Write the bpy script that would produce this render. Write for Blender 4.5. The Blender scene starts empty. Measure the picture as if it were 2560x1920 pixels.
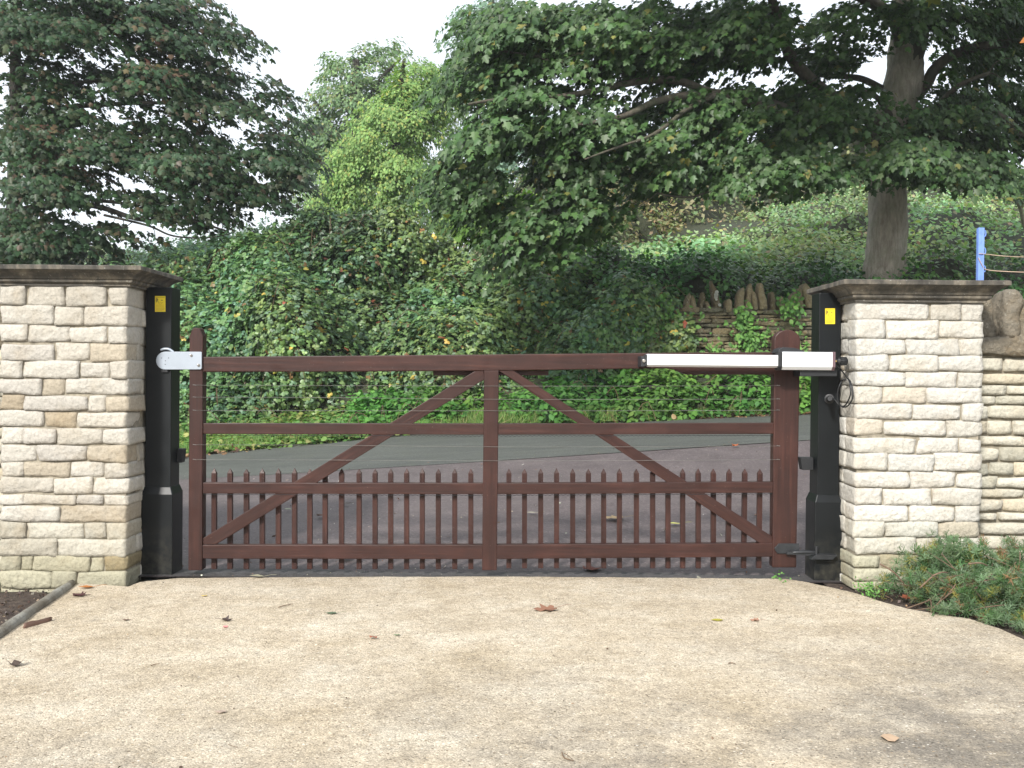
import bpy, bmesh, math
import numpy as np
from mathutils import Vector, Matrix
R = math.radians
rng = np.random.default_rng(11)
scn = bpy.context.scene
COL = scn.collection

# ---------------------------------------------------------------- camera
F = 2600.0
EYE = Vector((0, 0, 1.275))
PITCH = math.atan(30 / F); ROLL = R(0.5)
CM = Matrix.Rotation(R(90) - PITCH, 3, 'X') @ Matrix.Rotation(ROLL, 3, 'Z')
cam = bpy.data.cameras.new('camera'); cam.sensor_width = 36; cam.lens = 36 * F / 2560
cam.clip_end = 3000; cam.clip_start = 0.05
co = bpy.data.objects.new('camera', cam); COL.objects.link(co)
co.matrix_world = Matrix.Translation(EYE) @ CM.to_4x4()
scn.camera = co

def ray(px, py): return CM @ Vector(((px - 1280) / F, (960 - py) / F, -1))
def P(px, py, d):
    r = ray(px, py); return EYE + r * (d / r.y)
def PZ(px, py, z=0.0):
    r = ray(px, py); return EYE + r * ((z - EYE.z) / r.z)

def sstep(a, b, x):
    t = np.clip((x - a) / (b - a), 0, 1); return t * t * (3 - 2 * t)
def ground_z(x, y):
    x = np.clip(np.asarray(x, float), -7, 7); y = np.asarray(y, float)
    z1 = .35 + .072 * x; z2 = .45 + .06 * x
    z = np.where(y < 11, np.clip((y - 6.6) / 4.4, 0, 1) * z1, z1 + np.clip((y - 11) / 4, 0, 1) * (z2 - z1))
    z = z + sstep(15.2, 18.6, y) * (2.2 - z2)
    z = z + sstep(19, 36, y) * 4.3 * sstep(0, 6, x)
    return z
def PG(px, py):                                   # pixel ray onto the terrain
    r = ray(px, py); t = 2.0
    for _ in range(4000):
        p = EYE + r * t
        if p.z <= float(ground_z(p.x, p.y)): break
        t += .01
    return p

# ---------------------------------------------------------------- object helpers
def tag(o, label=None, cat=None, group=None, kind=None):
    if label: o['label'] = label
    if cat: o['category'] = cat
    if group: o['group'] = group
    if kind: o['kind'] = kind
    return o
def empty(name, loc, label, cat, group=None):
    o = bpy.data.objects.new(name, None); COL.objects.link(o); o.location = loc
    o.empty_display_size = .1
    return tag(o, label, cat, group)
def link(name, me, mat, parent=None):
    o = bpy.data.objects.new(name, me); COL.objects.link(o)
    if mat is not None and not me.materials: me.materials.append(mat)
    if parent is not None:
        o.parent = parent
        loc = Vector(parent.location); q = parent.parent
        while q is not None: loc = loc + Vector(q.location) * 0; q = q.parent
        o.matrix_parent_inverse = Matrix.Translation(-world_loc(parent))
    return o
def world_loc(o):
    # every parent here is either an Empty placed in the world or a mesh with its data in world space
    return Vector(o.location) if o.type == 'EMPTY' else Vector((0, 0, 0))
class MB:
    def __init__(s): s.v = []; s.f = []; s.c = []
    def add(s, vs, fs, c=None):
        b = len(s.v); s.v += [tuple(v) for v in vs]; s.f += [tuple(i + b for i in f) for f in fs]
        if c is not None: s.c += [tuple(c) + (1,)] * len(vs)
    def mesh(s, name, smooth=False, bevel=0, seg=2):
        me = bpy.data.meshes.new(name); me.from_pydata(s.v, [], s.f)
        if s.c:
            a = me.attributes.new('Col', 'FLOAT_COLOR', 'POINT'); a.data.foreach_set('color', np.array(s.c, 'f').ravel())
        if bevel:
            bm = bmesh.new(); bm.from_mesh(me)
            es = [e for e in bm.edges if len(e.link_faces) == 2 and e.calc_face_angle(0) > .35]
            bmesh.ops.bevel(bm, geom=es, offset=bevel, segments=seg, affect='EDGES', profile=.5)
            bm.to_mesh(me); bm.free()
        if smooth: me.polygons.foreach_set('use_smooth', [True] * len(me.polygons))
        me.update(); return me
    def build(s, name, mat, parent=None, **k): return link(name, s.mesh(name, **k), mat, parent)
    def prism(s, poly, y0, y1, c=None):           # poly: (x,z) counter-clockwise seen from the camera
        n = len(poly)
        vs = [(x, y0, z) for x, z in poly] + [(x, y1, z) for x, z in poly]
        fs = [tuple(range(n)), tuple(range(2 * n - 1, n - 1, -1))]
        for i in range(n):
            j = (i + 1) % n; fs.append((j, i, i + n, j + n))
        s.add(vs, fs, c)
    def pxprism(s, pts, y0, y1, c=None):
        s.prism([(P(a, b, y0).x, P(a, b, y0).z) for a, b in pts], y0, y1, c)
    def box(s, x0, x1, y0, y1, z0, z1, c=None): s.prism([(x0, z0), (x1, z0), (x1, z1), (x0, z1)], y0, y1, c)
def smooth_path(pts, rad, n=6):
    pts = [Vector(p) for p in pts]; out = []; ro = []
    for i in range(len(pts) - 1):
        p0 = pts[max(i - 1, 0)]; p1 = pts[i]; p2 = pts[i + 1]; p3 = pts[min(i + 2, len(pts) - 1)]
        for k in range(n):
            t = k / n
            out.append(.5 * ((2 * p1) + (p2 - p0) * t + (2 * p0 - 5 * p1 + 4 * p2 - p3) * t * t + (3 * p1 - p0 - 3 * p2 + p3) * t ** 3))
            ro.append(rad[i] * (1 - t) + rad[i + 1] * t)
    out.append(pts[-1]); ro.append(rad[-1]); return out, ro
def tube(mb, pts, rad, sides=8, n=5, wob=0., c=None, caps=True, smoothp=True):
    if smoothp and len(pts) > 2: pts, rad = smooth_path(pts, rad, n)
    else: pts = [Vector(p) for p in pts]
    vs = []; fs = []; up = None
    for i, p in enumerate(pts):
        d = (pts[min(i + 1, len(pts) - 1)] - pts[max(i - 1, 0)]).normalized()
        if up is None: up = Vector((0, 0, 1)) if abs(d.z) < .9 else Vector((1, 0, 0))
        u = (up - d * up.dot(d)).normalized(); w = d.cross(u); up = u
        for k in range(sides):
            a = 2 * math.pi * k / sides
            r = rad[i] * (1 + wob * (math.sin(3 * a + i * .5) * .5 + math.sin(5 * a - i * .33 + 1) * .35 + float(rng.uniform(-.3, .3))))
            vs.append(p + (u * math.cos(a) + w * math.sin(a)) * r)
    for i in range(len(pts) - 1):
        for k in range(sides):
            l = (k + 1) % sides
            fs.append((i * sides + k, i * sides + l, (i + 1) * sides + l, (i + 1) * sides + k))
    if caps:
        fs.append(tuple(range(sides - 1, -1, -1))); fs.append(tuple((len(pts) - 1) * sides + k for k in range(sides)))
    mb.add(vs, fs, c)
def cyl(mb, a, b, r, sides=16, c=None): tube(mb, [a, b], [r, r], sides, smoothp=False, c=c)

# ---------------------------------------------------------------- materials
def mat(name):
    m = bpy.data.materials.new(name); m.use_nodes = True; nt = m.node_tree
    return m, nt, nt.nodes['Principled BSDF']
def N(nt, t, **k):
    n = nt.nodes.new(t)
    for a, b in k.items():
        if a in n.inputs: n.inputs[a].default_value = b
        else: setattr(n, a, b)
    return n
def coords(nt, scale=(1, 1, 1)):
    t = nt.nodes.new('ShaderNodeNewGeometry'); mp = nt.nodes.new('ShaderNodeMapping'); mp.inputs['Scale'].default_value = scale
    nt.links.new(t.outputs['Position'], mp.inputs['Vector']); return mp.outputs['Vector']
def noise(nt, vec, scale, detail=6, rough=.6):
    n = nt.nodes.new('ShaderNodeTexNoise'); n.inputs['Scale'].default_value = scale
    n.inputs['Detail'].default_value = detail; n.inputs['Roughness'].default_value = rough
    nt.links.new(vec, n.inputs['Vector']); return n.outputs['Fac']
def ramp(nt, fac, stops):
    r = nt.nodes.new('ShaderNodeValToRGB'); e = r.color_ramp.elements
    while len(e) > len(stops): e.remove(e[-1])
    while len(e) < len(stops): e.new(.5)
    for i, (p, c) in enumerate(stops):
        e[i].position = p; e[i].color = tuple(c) + (1,) if len(c) == 3 else c
    nt.links.new(fac, r.inputs['Fac']); return r.outputs['Color']
def mix(nt, a, b, fac, mode='MIX'):
    m = nt.nodes.new('ShaderNodeMix'); m.data_type = 'RGBA'; m.blend_type = mode
    for s, v in (('Factor', fac), ('A', a), ('B', b)):
        i = {'Factor': 0, 'A': 6, 'B': 7}[s]
        if hasattr(v, 'default_value') or hasattr(v, 'links'): nt.links.new(v, m.inputs[i])
        elif i == 0: m.inputs[0].default_value = v
        else: m.inputs[i].default_value = tuple(v) + (1,)
    return m.outputs[2]
def bump(nt, bs, h, strength, dist):
    b = nt.nodes.new('ShaderNodeBump'); b.inputs['Strength'].default_value = strength; b.inputs['Distance'].default_value = dist
    nt.links.new(h, b.inputs['Height']); nt.links.new(b.outputs['Normal'], bs.inputs['Normal'])
G = lambda v: (v, v, v)

def m_simple(name, col, rough=.5, metal=0, var=.25, sc=8, bmp=0, spec=.5):
    m, nt, bs = mat(name); v = coords(nt)
    n = noise(nt, v, sc)
    c = ramp(nt, n, [(.3, [a * (1 - var) for a in col]), (.7, [a * (1 + var) for a in col])])
    nt.links.new(c, bs.inputs['Base Color']); bs.inputs['Roughness'].default_value = rough; bs.inputs['Metallic'].default_value = metal
    bs.inputs['Specular IOR Level'].default_value = spec
    if bmp: bump(nt, bs, noise(nt, v, sc * 8), .5, bmp)
    return m
def m_leaf(name, transl=.28, rough=.42, spec=.5):
    m, nt, bs = mat(name)
    a = nt.nodes.new('ShaderNodeAttribute'); a.attribute_name = 'Col'
    nt.links.new(a.outputs['Color'], bs.inputs['Base Color'])
    bs.inputs['Roughness'].default_value = rough; bs.inputs['Specular IOR Level'].default_value = spec
    t = nt.nodes.new('ShaderNodeBsdfTranslucent')
    c = mix(nt, a.outputs['Color'], (1.0, 1.25, .45), 1.0, 'MULTIPLY'); nt.links.new(c, t.inputs['Color'])
    mx = nt.nodes.new('ShaderNodeMixShader'); mx.inputs[0].default_value = transl
    nt.links.new(bs.outputs[0], mx.inputs[1]); nt.links.new(t.outputs[0], mx.inputs[2])
    nt.links.new(mx.outputs[0], nt.nodes['Material Output'].inputs['Surface']); return m
def m_stone(name, stain=(.30, .21, .10), grey=(.30, .29, .24), st=.35, gr=.25, bd=.018, lich=0):
    m, nt, bs = mat(name); v = coords(nt)
    a = nt.nodes.new('ShaderNodeAttribute'); a.attribute_name = 'Col'
    f1 = ramp(nt, noise(nt, v, 5, 5), [(.5, G(0)), (.75, G(st))])
    c = mix(nt, a.outputs['Color'], stain, f1)
    f2 = ramp(nt, noise(nt, coords(nt, (1, 1, 1.5)), 11, 8, .7), [(.52, G(0)), (.8, G(gr))])
    c = mix(nt, c, grey, f2)
    f3 = ramp(nt, noise(nt, v, 70, 4, .7), [(.25, G(.72)), (.55, G(1.05))])
    c = mix(nt, c, f3, 1.0, 'MULTIPLY')
    if lich: c = mix(nt, c, (.48, .46, .38), ramp(nt, noise(nt, v, 30, 9, .8), [(.56, G(0)), (.64, G(lich))]))
    nt.links.new(c, bs.inputs['Base Color']); bs.inputs['Roughness'].default_value = .9; bs.inputs['Specular IOR Level'].default_value = .2
    vo = nt.nodes.new('ShaderNodeTexVoronoi'); vo.inputs['Scale'].default_value = 28; nt.links.new(v, vo.inputs['Vector'])
    h1 = noise(nt, v, 24, 10, .72)
    mm = nt.nodes.new('ShaderNodeMath'); mm.operation = 'MULTIPLY_ADD'; mm.inputs[1].default_value = .35
    nt.links.new(vo.outputs['Distance'], mm.inputs[0]); nt.links.new(h1, mm.inputs[2])
    bump(nt, bs, mm.outputs[0], 1.0, bd); return m
M = {}
M['stone'] = m_stone('cream_stone')
M['oldstone'] = m_stone('weathered_stone', (.22, .15, .07), (.12, .12, .10), .7, .85, .04, .75)
M['mortar'] = m_simple('lime_mortar', (.27, .24, .185), .95, 0, .45, 22, .012)
def m_cap():
    m, nt, bs = mat('coping_stone'); v = coords(nt, (1, 1, 1))
    n = noise(nt, coords(nt, (3, 3, 1.2)), 4, 8, .65)
    c = ramp(nt, n, [(.32, (.035, .032, .027)), (.48, (.075, .068, .056)), (.6, (.15, .13, .10)), (.78, (.28, .25, .20))])
    sp = ramp(nt, noise(nt, v, 90, 3, .6), [(.66, G(0)), (.72, G(.7))])
    c = mix(nt, c, (.5, .5, .46), sp)
    nt.links.new(c, bs.inputs['Base Color']); bs.inputs['Roughness'].default_value = .85
    bump(nt, bs, noise(nt, v, 60, 6), .5, .006); return m
M['cap'] = m_cap()
def m_wood():
    m, nt, bs = mat('stained_wood'); v = coords(nt, (1.0, 1.0, 1.0))
    a = nt.nodes.new('ShaderNodeAttribute'); a.attribute_name = 'Grain'
    n1 = noise(nt, a.outputs['Vector'], 1.0, 8, .65)
    c = ramp(nt, n1, [(.3, (.025, .0095, .0075)), (.55, (.042, .0155, .0115)), (.75, (.068, .027, .0195))])
    d = ramp(nt, noise(nt, v, 3.5, 5), [(.45, G(.82)), (.7, G(1.25))])
    c = mix(nt, c, d, 1.0, 'MULTIPLY')
    sp = ramp(nt, noise(nt, v, 140, 2, .5), [(.73, G(0)), (.78, G(.6))])
    c = mix(nt, c, (.30, .22, .18), sp)
    nt.links.new(c, bs.inputs['Base Color'])
    rr = ramp(nt, noise(nt, v, 9, 4), [(.3, G(.38)), (.7, G(.6))]); nt.links.new(rr, bs.inputs['Roughness'])
    bs.inputs['Specular IOR Level'].default_value = .32
    bump(nt, bs, n1, .35, .003); return m
M['wood'] = m_wood()
def m_black():
    m, nt, bs = mat('black_painted_steel'); v = coords(nt)
    c = ramp(nt, noise(nt, v, 4, 6), [(.35, (.0035, .0048, .0058)), (.7, (.008, .0098, .011))])
    sp = ramp(nt, noise(nt, v, 130, 2), [(.75, G(0)), (.8, G(.5))]); c = mix(nt, c, (.12, .11, .09), sp)
    z = nt.nodes.new('ShaderNodeSeparateXYZ'); nt.links.new(v, z.inputs[0])
    zz = nt.nodes.new('ShaderNodeMapRange'); zz.inputs[1].default_value = 0; zz.inputs[2].default_value = .35; zz.inputs[3].default_value = .75; zz.inputs[4].default_value = 0
    nt.links.new(z.outputs['Z'], zz.inputs[0])
    nn = nt.nodes.new('ShaderNodeMath'); nn.operation = 'MULTIPLY'; nt.links.new(zz.outputs[0], nn.inputs[0]); nt.links.new(ramp(nt, noise(nt, v, 18, 6), [(.4, G(0)), (.75, G(1))]), nn.inputs[1])
    c = mix(nt, c, (.07, .065, .05), nn.outputs[0])
    nt.links.new(c, bs.inputs['Base Color']); bs.inputs['Roughness'].default_value = .4; bs.inputs['Specular IOR Level'].default_value = .3
    bump(nt, bs, noise(nt, v, 25, 3), .15, .002); return m
M['black'] = m_black()
M['rubber'] = m_simple('black_rubber', (.012, .013, .015), .55)
M['steel'] = m_simple('grey_steel_plate', (.33, .37, .42), .45, .2, .06, 12)
M['bolt'] = m_simple('bolt_steel', (.35, .33, .30), .35, .9)
M['alu'] = m_simple('white_aluminium', (.80, .82, .84), .38, .1, .03, 6)
M['alu_side'] = m_simple('beige_aluminium', (.42, .37, .29), .5, .1, .05, 6)
M['iron'] = m_simple('blackened_iron', (.03, .032, .035), .5, .4, .3, 20, .002)
M['wire'] = m_simple('galvanised_wire', (.30, .30, .29), .4, .8)
M['rust'] = m_simple('rusty_wire', (.45, .33, .24), .7, .1)
M['blue'] = m_simple('blue_paint', (.16, .27, .62), .5, 0, .15, 25)
M['yellow'] = m_simple('yellow_vinyl', (.75, .58, .02), .5, 0, .05)
M['ink'] = m_simple('black_ink', (.03, .025, .02), .6)
M['inkfaint'] = m_simple('faded_ink', (.42, .28, .02), .6)

def m_drive():
    m, nt, bs = mat('resin_gravel'); v = coords(nt)
    base = ramp(nt, noise(nt, v, 1.9, 9, .7), [(.32, (.42, .345, .24)), (.5, (.53, .45, .335)), (.68, (.62, .55, .435))])
    st = ramp(nt, noise(nt, coords(nt, (1, 1, 1)), .9, 10, .72), [(.42, G(0)), (.60, G(.85))])
    gp = nt.nodes.new('ShaderNodeVectorMath'); gp.operation = 'DOT_PRODUCT'; gp.inputs[1].default_value = (.45, -1, 0); nt.links.new(v, gp.inputs[0])
    mr = nt.nodes.new('ShaderNodeMapRange'); mr.inputs[1].default_value = -4.6; mr.inputs[2].default_value = -3.0; mr.inputs[3].default_value = .16; mr.inputs[4].default_value = 1.15; nt.links.new(gp.outputs['Value'], mr.inputs[0])
    ms = nt.nodes.new('ShaderNodeMath'); ms.operation = 'MULTIPLY'; nt.links.new(mr.outputs[0], ms.inputs[0]); nt.links.new(st, ms.inputs[1])
    c = mix(nt, base, (.215, .19, .155), ms.outputs[0])
    st2 = ramp(nt, noise(nt, v, 7, 6, .7), [(.5, G(0)), (.8, G(.5))]); c = mix(nt, c, (.33, .27, .18), st2)
    vo = nt.nodes.new('ShaderNodeTexVoronoi'); vo.inputs['Scale'].default_value = 160; nt.links.new(v, vo.inputs['Vector'])
    bw = nt.nodes.new('ShaderNodeSeparateColor'); nt.links.new(vo.outputs['Color'], bw.inputs[0])
    pb = ramp(nt, bw.outputs[0], [(0, G(.42)), (.15, G(.76)), (.6, G(1.0)), (.9, G(1.16)), (1, G(1.6))])
    c = mix(nt, c, pb, .85, 'MULTIPLY')
    v2 = nt.nodes.new('ShaderNodeTexVoronoi'); v2.inputs['Scale'].default_value = 62; nt.links.new(v, v2.inputs['Vector'])
    b2 = nt.nodes.new('ShaderNodeSeparateColor'); nt.links.new(v2.outputs['Color'], b2.inputs[0])
    pick = ramp(nt, b2.outputs[1], [(.78, G(0)), (.80, G(.85))]); near = ramp(nt, v2.outputs['Distance'], [(.22, G(1)), (.34, G(0))])
    pp = nt.nodes.new('ShaderNodeMath'); pp.operation = 'MULTIPLY'; nt.links.new(pick, pp.inputs[0]); nt.links.new(near, pp.inputs[1])
    c = mix(nt, c, ramp(nt, b2.outputs[0], [(0, (.12, .09, .06)), (.35, (.22, .16, .10)), (.5, (.42, .32, .20)), (.8, (.60, .54, .44)), (1, (.72, .68, .60))]), pp.outputs[0])
    fine = ramp(nt, noise(nt, v, 420, 3, .7), [(.3, G(.62)), (.6, G(1.1))]); c = mix(nt, c, fine, .9, 'MULTIPLY')
    c = mix(nt, c, ramp(nt, noise(nt, v, 22, 8, .75), [(.34, G(.74)), (.56, G(1.05))]), .9, 'MULTIPLY')
    nt.links.new(c, bs.inputs['Base Color']); bs.inputs['Roughness'].default_value = .88; bs.inputs['Specular IOR Level'].default_value = .25
    mm = nt.nodes.new('ShaderNodeMath'); mm.operation = 'MULTIPLY_ADD'; mm.inputs[1].default_value = -.6
    nt.links.new(vo.outputs['Distance'], mm.inputs[0]); nt.links.new(noise(nt, v, 60, 6, .7), mm.inputs[2])
    bump(nt, bs, mm.outputs[0], .6, .006); return m
M['drive'] = m_drive()
def m_tarmac(name, a, b, dust, streak=False):
    m, nt, bs = mat(name); v = coords(nt)
    c = ramp(nt, noise(nt, coords(nt, (.35, 1.6, 1)) if streak else v, 2.2, 7, .65), [(.3, a), (.7, b)])
    vo = nt.nodes.new('ShaderNodeTexVoronoi'); vo.inputs['Scale'].default_value = 90; nt.links.new(v, vo.inputs['Vector'])
    bw = nt.nodes.new('ShaderNodeSeparateColor'); nt.links.new(vo.outputs['Color'], bw.inputs[0])
    c = mix(nt, c, ramp(nt, bw.outputs[0], [(0, G(.6)), (.5, G(1)), (.93, G(1.15)), (1, G(2.2))]), .8, 'MULTIPLY')
    d = ramp(nt, noise(nt, v, 5, 6), [(.5, G(0)), (.8, G(.5))]); c = mix(nt, c, dust, d)
    nt.links.new(c, bs.inputs['Base Color']); bs.inputs['Roughness'].default_value = .62
    bump(nt, bs, vo.outputs['Distance'], .5, .006); return m
M['apron'] = m_tarmac('brown_tarmac', (.082, .066, .066), (.125, .103, .102), (.155, .13, .122))
M['road'] = m_tarmac('grey_road', (.058, .062, .056), (.100, .105, .093), (.078, .082, .058), True)
def m_soil():
    m, nt, bs = mat('soil'); v = coords(nt)
    c = ramp(nt, noise(nt, v, 25, 8, .75), [(.3, (.018, .013, .010)), (.5, (.05, .034, .025)), (.75, (.13, .10, .08))])
    nt.links.new(c, bs.inputs['Base Color']); bs.inputs['Roughness'].default_value = .95
    bump(nt, bs, noise(nt, v, 50, 6), .8, .02); return m
M['soil'] = m_soil()
def m_ground():
    m, nt, bs = mat('undergrowth_floor'); v = coords(nt)
    c = ramp(nt, noise(nt, v, 6, 8, .7), [(.3, (.016, .018, .010)), (.5, (.032, .040, .018)), (.75, (.06, .05, .03))])
    nt.links.new(c, bs.inputs['Base Color']); bs.inputs['Roughness'].default_value = .95
    bump(nt, bs, noise(nt, v, 15, 6), .8, .05); return m
M['ground'] = m_ground()
def m_bark(name, a, b, lich, la=.6):
    m, nt, bs = mat(name); v = coords(nt, (1, 1, .22))
    c = ramp(nt, noise(nt, v, 16, 8, .7), [(.3, a), (.7, b)])
    l = ramp(nt, noise(nt, coords(nt), 3.2, 7, .7), [(.45, G(0)), (.65, G(la))]); c = mix(nt, c, lich, l)
    nt.links.new(c, bs.inputs['Base Color']); bs.inputs['Roughness'].default_value = .9
    bump(nt, bs, noise(nt, v, 22, 8, .7), .9, .03); return m
M['bark'] = m_bark('sycamore_bark', (.24, .205, .165), (.60, .54, .45), (.24, .26, .17), .55)
M['limb'] = m_bark('limb_bark', (.05, .042, .03), (.14, .12, .09), (.07, .085, .045), .7)
M['bark2'] = m_bark('dark_bark', (.02, .018, .014), (.06, .05, .04), (.05, .06, .035), .5)
M['log'] = m_bark('grey_log_bark', (.10, .085, .06), (.20, .18, .14), (.36, .36, .32), .8)
M['twig'] = m_simple('brown_twigs', (.13, .085, .05), .8, 0, .4, 30)
M['leafA'] = m_leaf('maple_leaf', .34, .46, .38)
M['leafB'] = m_leaf('bramble_leaf', .22, .42, .45)
M['leafC'] = m_leaf('soft_leaf', .35, .6, .3)
M['dead'] = m_leaf('fallen_leaf', .1, .6, .4)
M['grass'] = m_leaf('grass_blade', .3, .5, .4)

# ---------------------------------------------------------------- leaves in bulk
def half(pts):                                    # half outline (base..tip along -x) mirrored about x = 0
    L = pts; n = len(L); v = [(x, y, -abs(x) * .35 - .25 * y * y) for x, y in L]
    R_ = [(-x, y, -abs(x) * .35 - .25 * y * y) for x, y in L[1:-1]]
    vs = v + R_
    f1 = tuple(range(n - 1, -1, -1)); f2 = (0,) + tuple(n + i for i in range(n - 2)) + (n - 1,)
    return np.array(vs), [f1, f2]
T_MAPLE = half([(0, 0), (-.16, -.1), (-.42, .0), (-.3, .16), (-.56, .44), (-.24, .46), (-.2, .66), (0, .92)])
T_OVAL = half([(0, 0), (-.30, .22), (-.33, .52), (0, 1)])
T_ROUND = half([(0, 0), (-.34, .08), (-.46, .42), (-.30, .8), (0, .98)])
T_RHOMB = half([(0, 0), (-.32, .45), (0, 1)])
T_NEEDLE = (np.array([(-.02, 0, 0), (.02, 0, 0), (.012, 1, 0), (-.012, 1, 0)]), [(0, 1, 2, 3)])
T_BLADE = (np.array([(-.02, 0, 0), (.02, 0, 0), (.014, .6, .06), (-.014, .6, .06), (0, 1, .2)]), [(0, 1, 2, 3), (3, 2, 4)])
def unit(a): return a / np.maximum(np.linalg.norm(a, axis=1, keepdims=True), 1e-9)
def leaves(name, tpl, c, nrm, size, col, material, parent=None, direc=None, curl=True):
    tv, tf = tpl; n = len(c); K = len(tv)
    nrm = unit(nrm)
    if direc is None: direc = rng.normal(size=(n, 3))
    t = direc - nrm * (direc * nrm).sum(1, keepdims=True); t = unit(t); s = np.cross(t, nrm)
    sz = size[:, None, None]
    zs = rng.uniform(.3, 1.9, (n, 1, 1)) if curl else 1.0
    V = c[:, None, :] + sz * (tv[None, :, 0:1] * s[:, None, :] + tv[None, :, 1:2] * t[:, None, :] + zs * tv[None, :, 2:3] * nrm[:, None, :])
    V = V.reshape(-1, 3)
    lens = np.array([len(f) for f in tf]); idx = np.concatenate([np.array(f) for f in tf])
    loops = (idx[None, :] + (np.arange(n) * K)[:, None]).ravel()
    ls = np.concatenate([[0], np.cumsum(np.tile(lens, n))[:-1]])
    me = bpy.data.meshes.new(name)
    me.vertices.add(len(V)); me.vertices.foreach_set('co', V.astype('f').ravel())
    me.loops.add(len(loops)); me.loops.foreach_set('vertex_index', loops.astype('i'))
    me.polygons.add(len(ls)); me.polygons.foreach_set('loop_start', ls.astype('i')); me.polygons.foreach_set('loop_total', np.tile(lens, n).astype('i'))
    me.update(calc_edges=True)
    a = me.attributes.new('Col', 'FLOAT_COLOR', 'POINT')
    C4 = np.concatenate([np.repeat(col, K, 0), np.ones((n * K, 1))], 1); a.data.foreach_set('color', C4.astype('f').ravel())
    return link(name, me, material, parent)
def palette(n, cols, w, jit=.25):
    cols = np.array(cols, float); w = np.array(w, float); k = rng.choice(len(cols), n, p=w / w.sum())
    return cols[k] * rng.uniform(1 - jit, 1 + jit, (n, 1)) * rng.uniform(.93, 1.07, (n, 3))
_k = rng.normal(size=(24, 3)); _ph = rng.uniform(0, 6.28, 24)
def fnoise(p, sc):                                # smooth pseudo noise in about -1..1
    r = np.zeros(len(p))
    for i in range(24):
        o = 1 + (i // 8); r += np.sin(p @ (_k[i] * sc * 1.3 ** (i // 4)) + _ph[i]) / (3.0 * (1 + .35 * (i // 4)))
    return r
def PV(px, py, d):
    px = np.asarray(px, float); py = np.asarray(py, float); d = np.asarray(d, float)
    m = np.array(CM); r = np.stack([(px - 1280) / F, (960 - py) / F, -np.ones_like(px)], 1) @ m.T
    return np.array(EYE)[None, :] + r * (d / r[:, 1])[:, None]

# ---------------------------------------------------------------- world and sun
w = bpy.data.worlds.new('World'); scn.world = w; w.use_nodes = True; nt = w.node_tree
bg = nt.nodes['Background']; sky = nt.nodes.new('ShaderNodeTexSky'); sky.sky_type = 'NISHITA'; sky.sun_disc = False
SE, SAZ = R(33), R(205)                            # azimuth clockwise from +Y: behind and to the left
sky.sun_elevation = SE; sky.sun_rotation = SAZ; sky.air_density = 1.2; sky.dust_density = 2.0
cl = mix(nt, sky.outputs[0], (8.6, 9.0, 9.6), .78)
nt.links.new(cl, bg.inputs['Color']); bg.inputs['Strength'].default_value = .108
sd = bpy.data.lights.new('sun', 'SUN'); sd.energy = 3.9; sd.angle = R(7); sd.color = (1, .965, .91)
so = bpy.data.objects.new('sun', sd); COL.objects.link(so)
tosun = Vector((math.sin(SAZ) * math.cos(SE), math.cos(SAZ) * math.cos(SE), math.sin(SE)))
so.rotation_euler = tosun.to_track_quat('Z', 'Y').to_euler(); so.location = (-6, -8, 12)
scn.view_settings.view_transform = 'Standard'; scn.view_settings.look = 'None'
scn.view_settings.exposure = .6; scn.view_settings.gamma = 1
scn.render.engine = 'CYCLES'
try:
    scn.cycles.use_denoising = True; scn.cycles.denoiser = 'OPENIMAGEDENOISE'
    scn.cycles.max_bounces = 8; scn.cycles.transmission_bounces = 6; scn.cycles.diffuse_bounces = 4; scn.cycles.transparent_max_bounces = 8
except Exception: pass

# ---------------------------------------------------------------- setting
def grid_mesh(name, xs, ys, zf, m, noise_amp=0):
    X, Y = np.meshgrid(xs, ys); Z = zf(X, Y)
    v = np.stack([X, Y, Z], -1).reshape(-1, 3); nx = len(xs); fs = []
    for j in range(len(ys) - 1):
        for i in range(nx - 1): fs.append((j * nx + i, j * nx + i + 1, (j + 1) * nx + i + 1, (j + 1) * nx + i))
    mb = MB(); mb.v = [tuple(q) for q in v]; mb.f = fs
    return mb.build(name, m, smooth=True)
xs = np.unique(np.concatenate([np.linspace(-300, -12, 14), np.arange(-12, 12.01, .5), np.linspace(12, 300, 14)]))
ys = np.unique(np.concatenate([np.linspace(-60, -4, 6), np.arange(-4, 40, .4), np.linspace(40, 600, 20)]))
def gz(X, Y):
    z = ground_z(X, Y) - .03
    return np.where(Y < 6.35, -.075, z)
tag(grid_mesh('ground', xs, ys, gz, M['ground']), kind='structure')

def curve_from(pts): 
    q = [PG(a, b) for a, b in pts]; return np.array([p.x for p in q]), np.array([p.y for p in q])
def ext(cx, cy):
    def f(x):
        x = np.asarray(x, float); r = np.interp(x, cx, cy)
        sl = (cy[1] - cy[0]) / (cx[1] - cx[0]); sr = (cy[-1] - cy[-2]) / (cx[-1] - cx[-2])
        r = np.where(x < cx[0], cy[0] + np.clip(sl, -.3, .3) * (x - cx[0]), r); return np.where(x > cx[-1], cy[-1] + np.clip(sr, -.3, .3) * (x - cx[-1]), r)
    return f
bcx, bcy = curve_from([(463, 1198), (700, 1186), (1227, 1153), (1700, 1122), (2015, 1101)])
vcx, vcy = curve_from([(463, 1143), (700, 1116), (925, 1090), (1227, 1060), (1600, 1050), (2015, 1036)])
fb = ext(bcx, bcy); fv = ext(vcx, vcy)
print('boundary', list(zip(bcx, bcy))); print('verge', list(zip(vcx, vcy)))
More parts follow.
